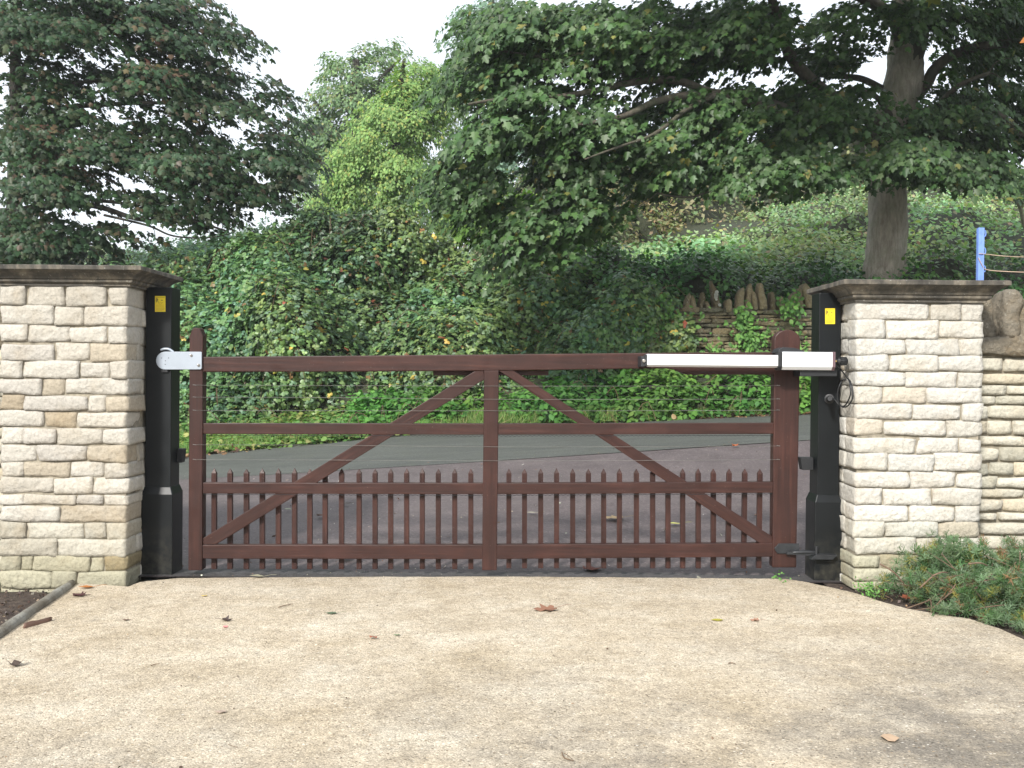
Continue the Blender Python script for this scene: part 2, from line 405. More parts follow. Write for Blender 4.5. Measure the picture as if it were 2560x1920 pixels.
def strip(name, f0, f1, x0, x1, nx, ny, m, dz, edge=0.0):
    xs = np.linspace(x0, x1, nx); mb = MB()
    for j in range(ny + 1):
        t = j / ny; y = f0(xs) * (1 - t) + f1(xs) * t
        if j == ny: y = y + edge * np.sin(xs * 5.1) * np.sin(xs * 2.3 + 1) + edge * .5 * np.sin(xs * 13)
        z = ground_z(xs, y) + dz; mb.v += list(zip(xs.tolist(), y.tolist(), z.tolist()))
    for j in range(ny):
        for i in range(nx - 1): mb.f.append((j * nx + i, j * nx + i + 1, (j + 1) * nx + i + 1, (j + 1) * nx + i))
    return tag(mb.build(name, m, smooth=True), kind='structure')
strip('apron', lambda x: x * 0 + 6.36, lambda x: fb(x) + .3, -9, 9, 90, 24, M['apron'], .0)
strip('dark_strip', lambda x: x * 0 + 6.365, lambda x: x * 0 + 6.60 + .03 * np.sin(x * 3), -2.3, 2.1, 60, 4, m_tarmac('dark_tarmac', (.045, .042, .042), (.075, .068, .068), (.10, .09, .08)), .004, .01)  # narrow strip of darker tarmac colour along the foot of the gate
strip('road', fb, fv, -22, 24, 200, 24, M['road'], .003, .05)

# driveway: tan bonded gravel, irregular edge
far = [(-60, 1468), (150, 1470), (320, 1472), (350, 1460), (445, 1450), (700, 1448), (1227, 1446), (1640, 1449), (1967, 1452), (2014, 1460), (2080, 1474), (2141, 1489), (2200, 1508), (2268, 1527), (2350, 1541), (2430, 1556), (2500, 1578), (2560, 1605), (2640, 1660)]
pts = [PZ(a, b) for a, b in far[2:]]
poly = [Vector((-2.2, 0.5, 0)), Vector((-2.36, 4.4, 0)), Vector((-2.42, 4.95, 0)), Vector((-2.50, 5.6, 0)), Vector((-2.54, 6.1, 0))]
for i in range(len(pts) - 1):
    n = 14
    for k in range(n):
        p = pts[i].lerp(pts[i + 1], k / n); s = .006 + .02 * (i > 10)
        poly.append(Vector((p.x, p.y + s * math.sin(p.x * 23) * math.sin(p.x * 9.1 + 2) + rng.uniform(-.006, .006), 0)))
poly += [Vector((3.4, 4.2, 0)), Vector((4.5, 3.0, 0)), Vector((5, .5, 0)), Vector((4, -2, 0)), Vector((-3, -2, 0))]
poly = poly[::-1]
bm = bmesh.new(); vs = [bm.verts.new(p) for p in poly]; f = bm.faces.new(vs); bm.normal_update()
if f.normal.z < 0: f.normal_flip()
ex = bmesh.ops.extrude_face_region(bm, geom=[f]); nv = [g for g in ex['geom'] if isinstance(g, bmesh.types.BMVert)]
for v_ in nv: v_.co.z += .012
for v_ in bm.verts:
    if v_ not in nv: v_.co.z = -.1
bmesh.ops.triangulate(bm, faces=bm.faces[:]); me = bpy.data.meshes.new('driveway'); bm.to_mesh(me); bm.free()
tag(link('driveway', me, M['drive']), kind='structure')

def bumpy(name, x0, x1, y0, y1, z, amp, m):
    xs = np.linspace(x0, x1, int((x1 - x0) / .05)); ys = np.linspace(y0, y1, int((y1 - y0) / .05))
    return tag(grid_mesh(name, xs, ys, lambda X, Y: z + amp * (np.sin(X * 7) * np.sin(Y * 6 + 1) + .5 * np.sin(X * 23 + Y * 11)) * 1.0, m), kind='structure')
bumpy('mulch_bed', -4.6, -2.38, 2.5, 6.3, -.055, .008, M['soil'])
bumpy('flower_bed', 1.92, 4.8, 3.2, 6.62, -.015, .008, M['soil'])

# ---------------------------------------------------------------- stones
def stone(mb, x0, x1, y0, y1, z0, z1, col, r=.0075, nx=9, nz=5, ny=4, amp=.0045, jit=.0065):
    L = (x1 - x0) / 2; D = (y1 - y0) / 2; H = (z1 - z0) / 2; c = Vector(((x0 + x1) / 2, (y0 + y1) / 2, (z0 + z1) / 2))
    r = min(r * float(rng.uniform(.7, 1.4)), L * .45, H * .45)
    jx = rng.uniform(-jit, jit, 4); jz = rng.uniform(-jit, jit, 4); off = rng.uniform(0, 50, 3)
    nn = (nx, ny, nz); idx = {}; vs = []
    def vert(i, j, k):
        key = (i, j, k)
        if key in idx: return idx[key]
        def g(i, n, h):                           # denser near the edges
            t = -1 + 2 * i / n; return math.copysign(abs(t) ** .75, t)
        p = [g(i, nx, L), g(j, ny, D), g(k, nz, H)]; h = (L, D, H)
        q = [p[a] * h[a] for a in range(3)]
        inn = [max(-(h[a] - r), min(h[a] - r, q[a])) for a in range(3)]
        d = [q[a] - inn[a] for a in range(3)]; l = math.sqrt(sum(t * t for t in d))
        if l > 1e-9: q = [inn[a] + d[a] / l * min(l, r) for a in range(3)]
        u = (p[0] + 1) / 2; w_ = (p[2] + 1) / 2
        bx = [(1 - u) * (1 - w_), u * (1 - w_), (1 - u) * w_, u * w_]
        q[0] += sum(bx[a] * jx[a] for a in range(4)); q[2] += sum(bx[a] * jz[a] for a in range(4))
        s = 18.0; e = [(q[a] + off[a]) * s for a in range(3)]
        nzv = .8 * abs(math.sin(e[0] * .8 + e[2] * 1.1 + off[0])) - .4 + math.sin(e[0] + 1.7 * math.sin(e[2] * 1.3)) * math.sin(e[2] * 1.6 + e[1]) + .6 * math.sin(e[0] * 2.7 + e[1] * 2.1) * math.sin(e[2] * 3.1)
        dd = amp * nzv; bulge = .003 * (1 - p[0] ** 4) * (1 - p[2] ** 4)
        q[1] += -dd * (1 if p[1] < 0 else 0) - (bulge if p[1] < 0 else 0)
        q[0] += dd * .8 * p[0]; q[2] += amp * .7 * math.sin(e[0] * .9 + e[1] * .5) * p[2]
        idx[key] = len(vs); vs.append((c.x + q[0], c.y + q[1], c.z + q[2])); return idx[key]
    fs = []
    for i in range(nx):
        for k in range(nz):
            fs.append((vert(i, 0, k), vert(i + 1, 0, k), vert(i + 1, 0, k + 1), vert(i, 0, k + 1)))
    for j in range(ny):
        for k in range(nz):
            fs.append((vert(0, j + 1, k), vert(0, j, k), vert(0, j, k + 1), vert(0, j + 1, k + 1)))
            fs.append((vert(nx, j, k), vert(nx, j + 1, k), vert(nx, j + 1, k + 1), vert(nx, j, k + 1)))
        for i in range(nx):
            fs.append((vert(i, j, nz), vert(i + 1, j, nz), vert(i + 1, j + 1, nz), vert(i, j + 1, nz)))
            fs.append((vert(i, j + 1, 0), vert(i + 1, j + 1, 0), vert(i + 1, j, 0), vert(i, j, 0)))
    mb.add(vs, fs, col)
def scol(kind='cream'):
    if kind == 'cream': a = np.array([(.51, .48, .42), (.48, .445, .38), (.44, .385, .30), (.47, .44, .39), (.37, .31, .225)]); p = [.46, .26, .12, .11, .05]
    elif kind == 'white': a = np.array([(.56, .535, .48), (.53, .505, .445), (.51, .46, .38), (.525, .51, .465)]); p = [.5, .27, .09, .14]
    elif kind == 'tan': a = np.array([(.58, .55, .46), (.53, .50, .41), (.45, .43, .35), (.56, .50, .38)]); p = [.4, .25, .2, .15]
    else: a = np.array([(.30, .25, .15), (.24, .21, .13), (.19, .18, .12), (.34, .27, .16), (.14, .13, .09)]); p = [.3, .25, .2, .1, .15]
    return a[rng.choice(len(a), p=p)] * rng.uniform(.9, 1.08)

def crop(sc, ox, oy): return lambda a, b: (ox + a / sc, oy + b / sc)
A1 = crop(3.457, 0, 640); A2 = crop(3.191, 0, 1080); B1 = crop(3.607, 1960, 660); B2 = crop(3.318, 1900, 1100)
LROWS = [(A1, 257, 424, [(5, 215), (230, 555), (565, 922), (940, None)]), (A1, 428, 602, [(5, 455), (465, 725), (735, None)]),
 (A1, 600, 748, [(0, 235), (245, 595), (605, 925), (935, None)]), (A1, 755, 908, [(5, 470), (480, 770), (780, None)]),
 (A1, 907, 1053, [(0, 195), (202, 682), (690, 950), (957, None)]), (A1, 1058, 1200, [(0, 360), (370, 550), (557, None)]),
 (A1, 1207, 1337, [(0, 208), (215, 755), (760, 912), (920, None)]), (A1, 1342, 1483, [(0, 380), (388, 662), (667, None)]),
 (A1, 1489, 1625, [(0, 195), (203, 483), (490, 877), (886, None)]), (A2, 100, 240, [(0, 290), (298, 690), (700, None)]),
 (A2, 244, 362, [(0, 182), (188, 558), (567, 826), (833, None)]), (A2, 364, 497, [(0, 425), (430, 738), (744, None)]),
 (A2, 502, 582, [(0, 190), (186, 602), (610, 820), (830, None)]), (A2, 587, 717, [(0, 474), (480, None)]),
 (A2, 722, 852, [(0, 210), (217, 662), (666, 840), (850, None)]), (A2, 856, 990, [(0, 456), (461, None)]),
 (A2, 992, 1110, [(0, 162), (169, 255), (262, 716), (722, 825), (831, None)]), (A2, 1114, 1250, [(0, 410), (417, 609), (616, None)]),
 (A2, 1256, 1340, [(0, 200), (218, 620), (626, None)])]
RROWS = [(B1, 345, 505, [(None, 1315), (1325, 1600), (1607, 1805)]), (B1, 508, 672, [(None, 915), (925, 1395), (1400, 1808)]),
 (B1, 672, 822, [(None, 1095), (1105, 1580), (1580, 1805)]), (B1, 824, 970, [(None, 945), (954, 1390), (1395, 1808)]),
 (B1, 972, 1110, [(None, 1090), (1100, 1565), (1573, 1805)]), (B1, 1112, 1256, [(None, 885), (890, 1287), (1291, 1800)]),
 (B1, 1260, 1405, [(None, 1150), (1163, 1597), (1606, 1790)]), (B1, 1408, 1552, [(None, 890), (899, 1460), (1468, 1790)]),
 (B2, -15, 108, [(None, 1300), (1308, 1650), (1658, 1845)]), (B2, 115, 262, [(None, 1060), (1068, 1440), (1449, 1840)]),
 (B2, 266, 396, [(None, 1240), (1250, 1622), (1630, 1835)]), (B2, 402, 540, [(None, 1015), (1024, 1425), (1430, 1833)]),
 (B2, 545, 675, [(None, 1230), (1234, 1622), (1628, 1820)]), (B2, 679, 810, [(None, 1030), (1038, 1476), (1484, 1820)]),
 (B2, 813, 955, [(None, 1298), (1304, 1560), (1568, 1820)]), (B2, 958, 1078, [(None, 995), (1004, 1400), (1408, 1820)]),
 (B2, 1080, 1172, [(None, 1130), (1138, 1820)]), (B2, 1176, 1250, [(None, 1100), (1110, 1820)])]
YF = 6.16
def pillar(rows, xa, xb, inner, kind, label, xc):
    # xa..xb: world extent of the front, inner: side facing the gate (+1 right side, -1 left side)
    t = empty('stone_pillar', ((xa + xb) / 2, YF + .28, 0), label, 'pillar', None)
    mb = MB(); yb = YF + .56; zt = None; zb = 0
    for ri, (f, r0, r1, js) in enumerate(rows):
        ym = (f(0, r0)[1] + f(0, r1)[1]) / 2
        z1 = P(xc, f(0, r0)[1], YF).z - .001; z0 = P(xc, f(0, r1)[1], YF).z + .001
        if zt is None: zt = z1
        zb = z0
        for (a, b) in js:
            corner = a is None or b is None
            x0 = xa if a is None else P(f(a, 0)[0], ym, YF).x; x1 = xb if b is None else P(f(b, 0)[0], ym, YF).x
            x0 = max(x0, xa); x1 = min(x1, xb)
            yo = rng.uniform(-.006, .008); c = scol(kind); zj = rng.uniform(-.0035, .0035, 2)
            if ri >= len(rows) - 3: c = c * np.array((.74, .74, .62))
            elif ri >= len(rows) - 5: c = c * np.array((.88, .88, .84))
            dep = .14
            if corner: dep = rng.choice([.17, .24, .33])
            ns = max(4, int((x1 - x0) / .028)); nzz = max(4, int((z1 - z0) / .02))
            xx0, xx1 = x0, x1
            if a is None: xx0 += rng.uniform(-.008, .010)
            if b is None: xx1 += rng.uniform(-.010, .008)
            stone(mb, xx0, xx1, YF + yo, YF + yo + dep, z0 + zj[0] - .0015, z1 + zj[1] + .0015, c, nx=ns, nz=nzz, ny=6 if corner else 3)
            if corner:
                y = YF + yo + dep + .008
                while y < yb - .06:
                    y2 = min(y + rng.uniform(.12, .3), yb)
                    if yb - y2 < .08: y2 = yb
                    sx = (xx1 - .14, xx1) if b is None else (xx0, xx0 + .14)
                    stone(mb, sx[0], sx[1] + rng.uniform(-.005, .005), y, y2, z0, z1, scol(kind) * .96, nx=4, nz=nzz, ny=6); y = y2 + .008
        # outer side (towards the boundary wall) and back, seen only from aside
        ox = xa if inner > 0 else xb
        y = YF + .15
        while y < yb - .05:
            y2 = min(y + rng.uniform(.15, .3), yb)
            s0, s1 = (ox, ox + .1) if inner > 0 else (ox - .1, ox)
            stone(mb, s0, s1, y, y2, z0, z1, scol(kind), nx=3, nz=4, ny=4); y = y2 + .008
    mb.build('stonework', M['stone'], t, smooth=True)
    core = MB(); core.box(xa + .016, xb - .016, YF + .014, yb - .02, zb - .15, zt + .01); core.build('mortar', M['mortar'], t)
    return t, zt, yb
def cap(t, xa, xb, yb, z0, z1, oh):
    # moulded coping: profile of (outward offset, height)
    h = z1 - z0
    prof = [(-.03, 0), (.012, 0), (.012, .10), (.018, .12), (.032, .20), (.034, .30), (.030, .32), (.042, .36), (.050, .46), (.066, .60), (oh - .022, .70), (oh - .006, .76), (oh, .78), (oh, .97), (oh - .006, 1.0)]
    mb = MB(); n = len(prof); cx = [(xa, YF), (xb, YF), (xb, yb), (xa, yb)]; sg = [(-1, -1), (1, -1), (1, 1), (-1, 1)]
    SUB = 8; ring = []
    for (o, u) in prof:
        cs = [Vector((cx[i][0] + sg[i][0] * o, cx[i][1] + sg[i][1] * o, z0 + u * h)) for i in range(4)]
        row = []
        for i in range(4):
            for k in range(SUB):
                p = cs[i].lerp(cs[(i + 1) % 4], k / SUB); 
                if k: p += Vector(rng.uniform(-.0012, .0012, 3))
                row.append(len(mb.v)); mb.v.append(tuple(p))
        ring.append(row)
    m_ = 4 * SUB
    for j in range(n - 1):
        for k in range(m_):
            l = (k + 1) % m_; mb.f.append((ring[j][k], ring[j][l], ring[j + 1][l], ring[j + 1][k]))
    mb.f.append(tuple(ring[-1])); mb.f.append(tuple(ring[0][::-1]))
    mb.build('coping', M['cap'], t, bevel=0)
XLa, XLb = P(-2, 1100, YF).x, P(320, 1100, YF).x
XRa, XRb = P(2138, 1100, YF).x, P(2455, 1100, YF).x
tl, ztl, yb = pillar(LROWS, XLa, XLb, 1, 'cream', 'cream stone gate pillar with moulded coping on the latch side of the gate, left edge of the photo', 160)
cap(tl, XLa, XLb, yb, ztl, P(358, 664, YF - .1).z, .11)
tr, ztr, yb = pillar(RROWS, XRa, XRb, -1, 'white', 'pale stone gate pillar with moulded coping beside the gate motor and the green shrub', 2300)
cap(tr, XRa, XRb, yb, ztr, P(2140, 698, YF - .1).z, .11)

# boundary walls continuing from the pillars
def drystone(mb, x0, x1, y, dep, rows, kind, wmin, wmax, sub=1., amp=.005, r=.014, yj=.012):
    for (z0, z1) in rows:
        x = x0 - rng.uniform(0, .1) * 0
        while x < x1 - .02:
            w_ = rng.uniform(wmin, wmax); xe = min(x + w_, x1)
            if x1 - xe < wmin * .5: xe = x1
            yo = rng.uniform(-yj, yj)
            stone(mb, x + .003, xe - .003, y + yo, y + yo + dep, z0 + .002, z1 - .002, scol(kind), r=r, nx=max(3, int(w_ / .04 * sub)), nz=max(3, int((z1 - z0) / .025 * sub)), ny=3, amp=amp)
            x = xe
def cope(mb, x, y, z, w_, h, dep, c, lean=0):
    n = 16; K = 20; vs = []; fs = []; off = rng.uniform(0, 90, 3); tip = rng.uniform(-.35, .35) * w_; sl = rng.uniform(-.35, .35)
    for j in range(n + 1):
        t = j / n; ww = w_ * (1 - .18 * t) * (1 if t < .72 else math.sqrt(max(.10, 1 - ((t - .72) / .30) ** 2)))
        for k in range(K):
            a = 2 * math.pi * k / K + .2
            ca, sa = math.cos(a), math.sin(a); q = max(abs(ca), abs(sa)) ** .75
            px = ca / q * .5 * ww + lean * t * h + tip * t * t; py = sa / q * .5 * dep * (1 - .12 * t)
            p = np.array([[px / w_, py / w_, t * h / w_]])
            f = float(fnoise(p + off, 1.3)[0]) * .10 + float(fnoise(p * 3 + off, 1.4)[0]) * .045
            vs.append((x + px + ca * f * w_, y + py + sa * f * w_, z + h * t * (1 + sl * ca * .3 * t) + .012 * f))
    for j in range(n):
        for k in range(K):
            l = (k + 1) % K; fs.append((j * K + k, j * K + l, (j + 1) * K + l, (j + 1) * K + k))
    fs.append(tuple(n * K + k for k in range(K))); fs.append(tuple(range(K - 1, -1, -1)))
    mb.add(vs, fs, c)
WY = 6.52
rowpx = [(B1, 840, 975), (B1, 980, 1092), (B1, 1095, 1182), (B1, 1186, 1273), (B1, 1278, 1400), (B1, 1404, 1545), (B1, 1550, 1640), (B2, 55, 178), (B2, 182, 300), (B2, 304, 402), (B2, 406, 485), (B2, 489, 598), (B2, 601, 675), (B2, 679, 790), (B2, 794, 900), (B2, 905, 1030), (B2, 1035, 1150), (B2, 1155, 1290)]
rz = [(P(2500, f(0, b)[1], WY).z, P(2500, f(0, a)[1], WY).z) for f, a, b in rowpx]
for side in (1, -1):
    x0, x1 = (XRb - .01, XRb + 2.6) if side > 0 else (XLa - 2.6, XLa + .01)
    t = empty('boundary_wall', ((x0 + x1) / 2, WY + .2, 0), 'low drystone boundary wall with upright cope stones running on from the right-hand gate pillar' if side > 0 else 'drystone boundary wall running on from the left-hand gate pillar, beyond the photo edge', 'wall')
    if side < 0: t['group'] = 'walls beside the pillars'
    else: t['group'] = 'walls beside the pillars'
    mb = MB(); drystone(mb, x0, x1, WY, .3, rz, 'tan', .14, .34, sub=1.0 if side > 0 else .5, yj=.008)
    mb.build('stonework', M['stone'], t, smooth=True)
    core = MB(); core.box(x0, x1, WY + .03, WY + .36, -.2, rz[0][1] + .01); core.build('mortar', M['mortar'], t)
    slab = MB(); zz = rz[0][1]
    stone(slab, x0, x0 + 1.3, WY - .03, WY + .4, zz + .002, zz + .135, (.25, .22, .17), r=.02, nx=24, nz=5, ny=4, amp=.010)
    stone(slab, x0 + 1.31, x1, WY - .02, WY + .4, zz + .002, zz + .12, (.22, .19, .14), r=.02, nx=20, nz=5, ny=4, amp=.010)
    slab.build('slab', M['oldstone'], t, smooth=True)
    x = x0 + .09; i = 0
    hs = [.30, .36, .34, .27, .33, .38, .26, .31, .35, .29, .30, .33, .3, .3, .3, .3, .3, .3]
    while x < x1:
        w_ = rng.uniform(.115, .14); cb = MB(); cope(cb, x, WY + .12 + .03 * math.sin(i * 2), zz + .12, w_ * (1.0), hs[i % 18] * .86, .26, (.25, .22, .17), rng.uniform(-.15, .12))
        o = cb.build('cope_stone', M['oldstone'], t, smooth=True); x += w_ * .93; i += 1

# ---------------------------------------------------------------- black gate posts with base sleeves
def post(pxs, d, label, side):
    # pxs: (front left px, front right px) high up; side: +1 gate lies to the right
    x0 = P(pxs[0], 900, d).x; x1 = P(pxs[1], 900, d).x
    t = empty('gate_post', ((x0 + x1) / 2, d + .1, 0), label, 'gate post')
    dp = .17; zt = 1.78; zs = P(400 if side > 0 else 2060, 1221 if side > 0 else 1241, d).z
    mb = MB(); mb.box(x0, x1, d, d + dp, zs - .1, zt); mb.build('shaft', M['black'], t, bevel=.004)
    e = .018; mb = MB()
    rr = [(x0 - e, x1 + e, d - e, d + dp + e, -.06), (x0 - e, x1 + e, d - e, d + dp + e, zs - .035), (x0 - .002, x1 + .002, d - .002, d + dp + .002, zs + .012)]
    vs = []; 
    for a, b, c, f_, z in rr: vs += [(a, c, z), (b, c, z), (b, f_, z), (a, f_, z)]
    fs = [(3, 2, 1, 0), (8, 9, 10, 11)]
    for j in range(2):
        for k in range(4): l = (k + 1) % 4; fs.append((j * 4 + k, j * 4 + l, j * 4 + 4 + l, j * 4 + 4 + k))
    mb.add(vs, fs); mb.build('base_sleeve', M['black'], t, bevel=.006, seg=3)
    return t, x0, x1, d, dp
pl = post((364, 428), 6.43, 'black steel post with a grey latch plate in front, between cream pillar and gate', 1)
pr = post((2047, 2101), 6.43, 'black steel post carrying the gate motor, hinge and looped black cable', -1)
def sticker(px0, py0, px1, py1, d, parent):
    mb = MB(); w_ = px1 - px0; h = py1 - py0
    mb.pxprism([(px0, py1), (px1, py1), (px1, py0), (px0, py0)], d - .0015, d + .001); o = mb.build('warning_label', M['yellow'], parent)
    k = MB(); q = lambda a, b: (px0 + a * w_, py0 + b * h)
    def bar(a0, b0, a1, b1, m_=k): m_.pxprism([q(a0, b1), q(a1, b1), q(a1, b0), q(a0, b0)], d - .0022, d - .0012)
    bar(.09, .13, .15, .40); k.pxprism([q(.16, .24), q(.20, .24), q(.34, .38), q(.29, .38)], d - .0022, d - .0012)
    k.pxprism([q(.18, .16), q(.26, .16), q(.33, .27), q(.24, .27)], d - .0022, d - .0012); bar(.58, .25, .74, .285); bar(.06, .08, .92, .095)
    k.build('pictogram', M['ink'], o)
    k2 = MB()
    for b in (.765, ): bar(.04, b, .96, b + .012, k2)
    for b in (.80, .84, .88, .92): bar(.10, b, .9 - .2 * (b > .9), b + .014, k2)
    for b in (.56, .61, .66, .71): bar(.10, b, .88, b + .012, k2)
    k2.pxprism([q(.30, .40), q(.50, .53), q(.46, .53), q(.27, .42)], d - .0022, d - .0012); k2.pxprism([q(.50, .53), q(.72, .40), q(.75, .42), q(.54, .53)], d - .0022, d - .0012)
    bar(.28, .40, .74, .415, k2); k2.build('small_print', M['inkfaint'], o)
sticker(387.5, 740, 413.5, 779.5, 6.43, pl[0]); sticker(2063, 771, 2087.5, 810, 6.43, pr[0])
mb = MB(); x = pl[2]
mb.prism([(x - .01, P(445, 1155, 6.6).z), (P(460, 1155, 6.6).x, P(445, 1155, 6.6).z), (P(464, 1121, 6.6).x, P(445, 1121, 6.6).z), (x - .01, P(445, 1121, 6.6).z)], 6.55, 6.62)
mb.build('stop_block', M['rubber'], pl[0], bevel=.003)
mb = MB(); mb.pxprism([(2006, 1175), (2034, 1175), (2034, 1144), (2001, 1144)], 6.5, 6.57); mb.build('stop_block', M['rubber'], pr[0], bevel=.003)
mb = MB(); mb.pxprism([(403, 931), (419, 931), (419, 922), (403, 922)], 6.415, 6.44); mb.build('catch', M['rubber'], pl[0], bevel=.002)

# ---------------------------------------------------------------- the gate
GY = 6.42
gate = empty('field_gate', (0, GY + .04, .04), 'wide dark brown wooden five-bar gate with pickets along the bottom between the pillars', 'gate')
def grain(o, axis):
    me = o.data; n = len(me.vertices); c = np.empty(n * 3, 'f'); me.vertices.foreach_get('co', c); c = c.reshape(-1, 3)
    ax = np.array(axis, 'f'); ax /= np.linalg.norm(ax); al = c @ ax
    g = (c - al[:, None] * ax) * 55 + (al * 2.2)[:, None] * ax + rng.uniform(0, 60, 3)
    a = me.attributes.new('Grain', 'FLOAT_VECTOR', 'POINT'); a.data.foreach_set('vector', g.astype('f').ravel())
def wpart(name, pts, y0, y1, axis, bevel=.004):
    mb = MB(); mb.pxprism(pts, y0, y1); o = mb.build(name, M['wood'], gate, bevel=bevel); grain(o, axis); return o
def arch(xl, xr, yt, ysh, n=8):
    return [((xl + xr) / 2 + (xr - xl) / 2 * math.cos(a), ysh - (ysh - yt) * math.sin(a)) for a in np.linspace(0, math.pi, n + 1)]
wpart('latch_stile', [(470.5, 1426), (505, 1426), (507, 840), (500, 823), (497, 819.5), (483, 819.5), (480, 823), (473.5, 840)], GY, GY + .085, (0, 0, 1))
wpart('hanging_stile', [(1931, 1419), (1991, 1419), (2001, 850)] + arch(1936, 2001, 824, 850)[1:-1] + [(1936, 850)], GY, GY + .085, (0, 0, 1), .006)
wpart('top_rail', [(500, 930), (900, 929), (1227, 927), (1640, 921), (1668, 921), (1690, 925), (1706, 933), (1719, 936.5), (1945, 936.5), (1945, 880), (1640, 882), (1227, 886), (900, 889), (500, 892)], GY + .006, GY + .075, (1, 0, 0), .006)
wpart('rail', [(500, 1085), (1227, 1087), (1945, 1085), (1945, 1057), (1227, 1059), (500, 1058)], GY + .010, GY + .058, (1, 0, 0))
wpart('rail', [(500, 1234), (1227, 1236), (1945, 1232), (1945, 1204.5), (1227, 1208), (500, 1206.5)], GY + .010, GY + .058, (1, 0, 0))
wpart('bottom_rail', [(500, 1397), (1227, 1398), (1940, 1392), (1940, 1358), (1227, 1362), (500, 1362)], GY + .008, GY + .060, (1, 0, 0))
wpart('middle_stile', [(1205, 1426), (1242, 1426), (1247, 926), (1210, 926.5)], GY + .004, GY + .062, (0, 0, 1))
wpart('brace', [(505, 1361), (541, 1361), (1212, 948), (1209, 927), (1188, 927), (505, 1347)], GY + .013, GY + .055, (.85, 0, .52), .003)
wpart('brace', [(1900, 1358.5), (1935, 1358.5), (1935, 1344), (1282, 925), (1246, 926), (1245, 926.5)], GY + .013, GY + .055, (.85, 0, -.54), .003)
wpart('batten', [(1083, 938.5), (1371, 938.5), (1371, 926), (1083, 926)], GY + .062, GY + .09, (1, 0, 0), .002)
C5 = crop(2.3698, 440, 780); C6 = crop(2.3698, 1200, 780)
pk = [(C5(a, 0)[0], 1423) for a in (223, 318, 415, 509, 603, 701, 789, 882, 978, 1083, 1177, 1271, 1366, 1460, 1554, 1652, 1745)]
pk += [(C6(a, 0)[0], 1421) for a in (171, 265, 360, 455, 549, 642, 735, 826, 929, 1024, 1115, 1204, 1296, 1384, 1478, 1570, 1660)]
py0, py1 = GY + .060, GY + .088
for i, (px, bt) in enumerate(pk):
    tp = 1171 + rng.uniform(-1.5, 1.5); dx = rng.uniform(-.8, .8)
    a = P(px - 6.2 + dx, 1183, py0); b = P(px + 6.2 + dx, 1183, py0); zb = P(px, bt, py0).z; zt = P(px, tp, py0).z
    bx = P(px, bt, py0).x - P(px, 1183, py0).x
    if px > 1800: bx -= .008
    wv = (b.x - a.x); vs = []
    for z, s in ((zb, bx), (a.z, 0)): vs += [(a.x + s, py0, z), (b.x + s, py0, z), (b.x + s, py1, z), (a.x + s, py1, z)]
    vs.append(((a.x + b.x) / 2, (py0 + py1) / 2, zt))
    mb = MB(); mb.add(vs, [(3, 2, 1, 0), (0, 1, 5, 4), (1, 2, 6, 5), (2, 3, 7, 6), (3, 0, 4, 7), (4, 5, 8), (5, 6, 8), (6, 7, 8), (7, 4, 8)])
    o = mb.build('picket', M['wood'], gate, bevel=.0015); grain(o, (0, 0, 1))
for y0_, y1_, y2_ in ((963, 965, 964), (993, 998, 997.5), (1026, 1027, 1025.5), (1112, 1117, 1115), (1149, 1152, 1149)):
    mb = MB(); ww = GY - .003
    tube(mb, [P(490, y0_, ww), P(800, y0_ + .8, ww), P(1227, y1_, ww), P(1600, (y1_ + y2_) / 2 + .6, ww), P(1944, y2_, ww)], [.0012] * 5, 5, 3)
    for px, py in ((486, y0_), (1946, y2_)):
        cyl(mb, P(px - 4, py - 1, ww + .001), P(px + 4, py, ww + .001), .0018, 6)
    mb.build('wire', M['wire'], gate)
for yy0, yy1, yy2 in ((1087.5, 1090, 1088.5), (1236, 1238.5, 1234.5)):  # twisted wire under the rails
    mb = MB(); xs_ = np.linspace(508, 1938, 260)
    tube(mb, [P(x, np.interp(x, [508, 1227, 1938], [yy0, yy1, yy2]) + (.8 if i % 2 else -.8), GY + .012) for i, x in enumerate(xs_)], [.0018] * 260, 4, smoothp=False)
    mb.build('twisted_wire', M['iron'], gate)
# latch plate
lp = MB(); n = 14; cxp, cyp = 412.5, 901.5; pts_ = []
for a in np.linspace(math.pi / 2, 3 * math.pi / 2, n): pts_.append((cxp + 22.5 * math.cos(a), cyp - 22.3 * math.sin(a)))
pts_ += [(501, 923.5), (504, 921), (504, 881), (502, 879.5)]
lp.pxprism(pts_, GY - .012, GY - .002); plate = lp.build('latch_plate', M['steel'], gate, bevel=.0012)
lv = MB(); tube(lv, [P(402, 875, GY + .003), P(410, 872.5, GY + .003), P(422, 873, GY + .003), P(434, 880, GY + .003)], [.007, .008, .008, .007], 8); lv.build('lever', M['steel'], plate, smooth=True)
for px, py, r in ((478, 888.5, .0085), (496.5, 913, .009)):
    b = MB(); cyl(b, P(px, py, GY - .018), P(px, py, GY - .008), r, 12); b.build('bolt', M['bolt'], plate, bevel=.002)
for px, py in ((404, 895), (421.5, 895), (413.5, 902), (413, 911)):
    b = MB(); cyl(b, P(px, py, GY - .0130), P(px, py, GY - .0115), .0028, 8); b.build('screw_hole', M['ink'], plate)
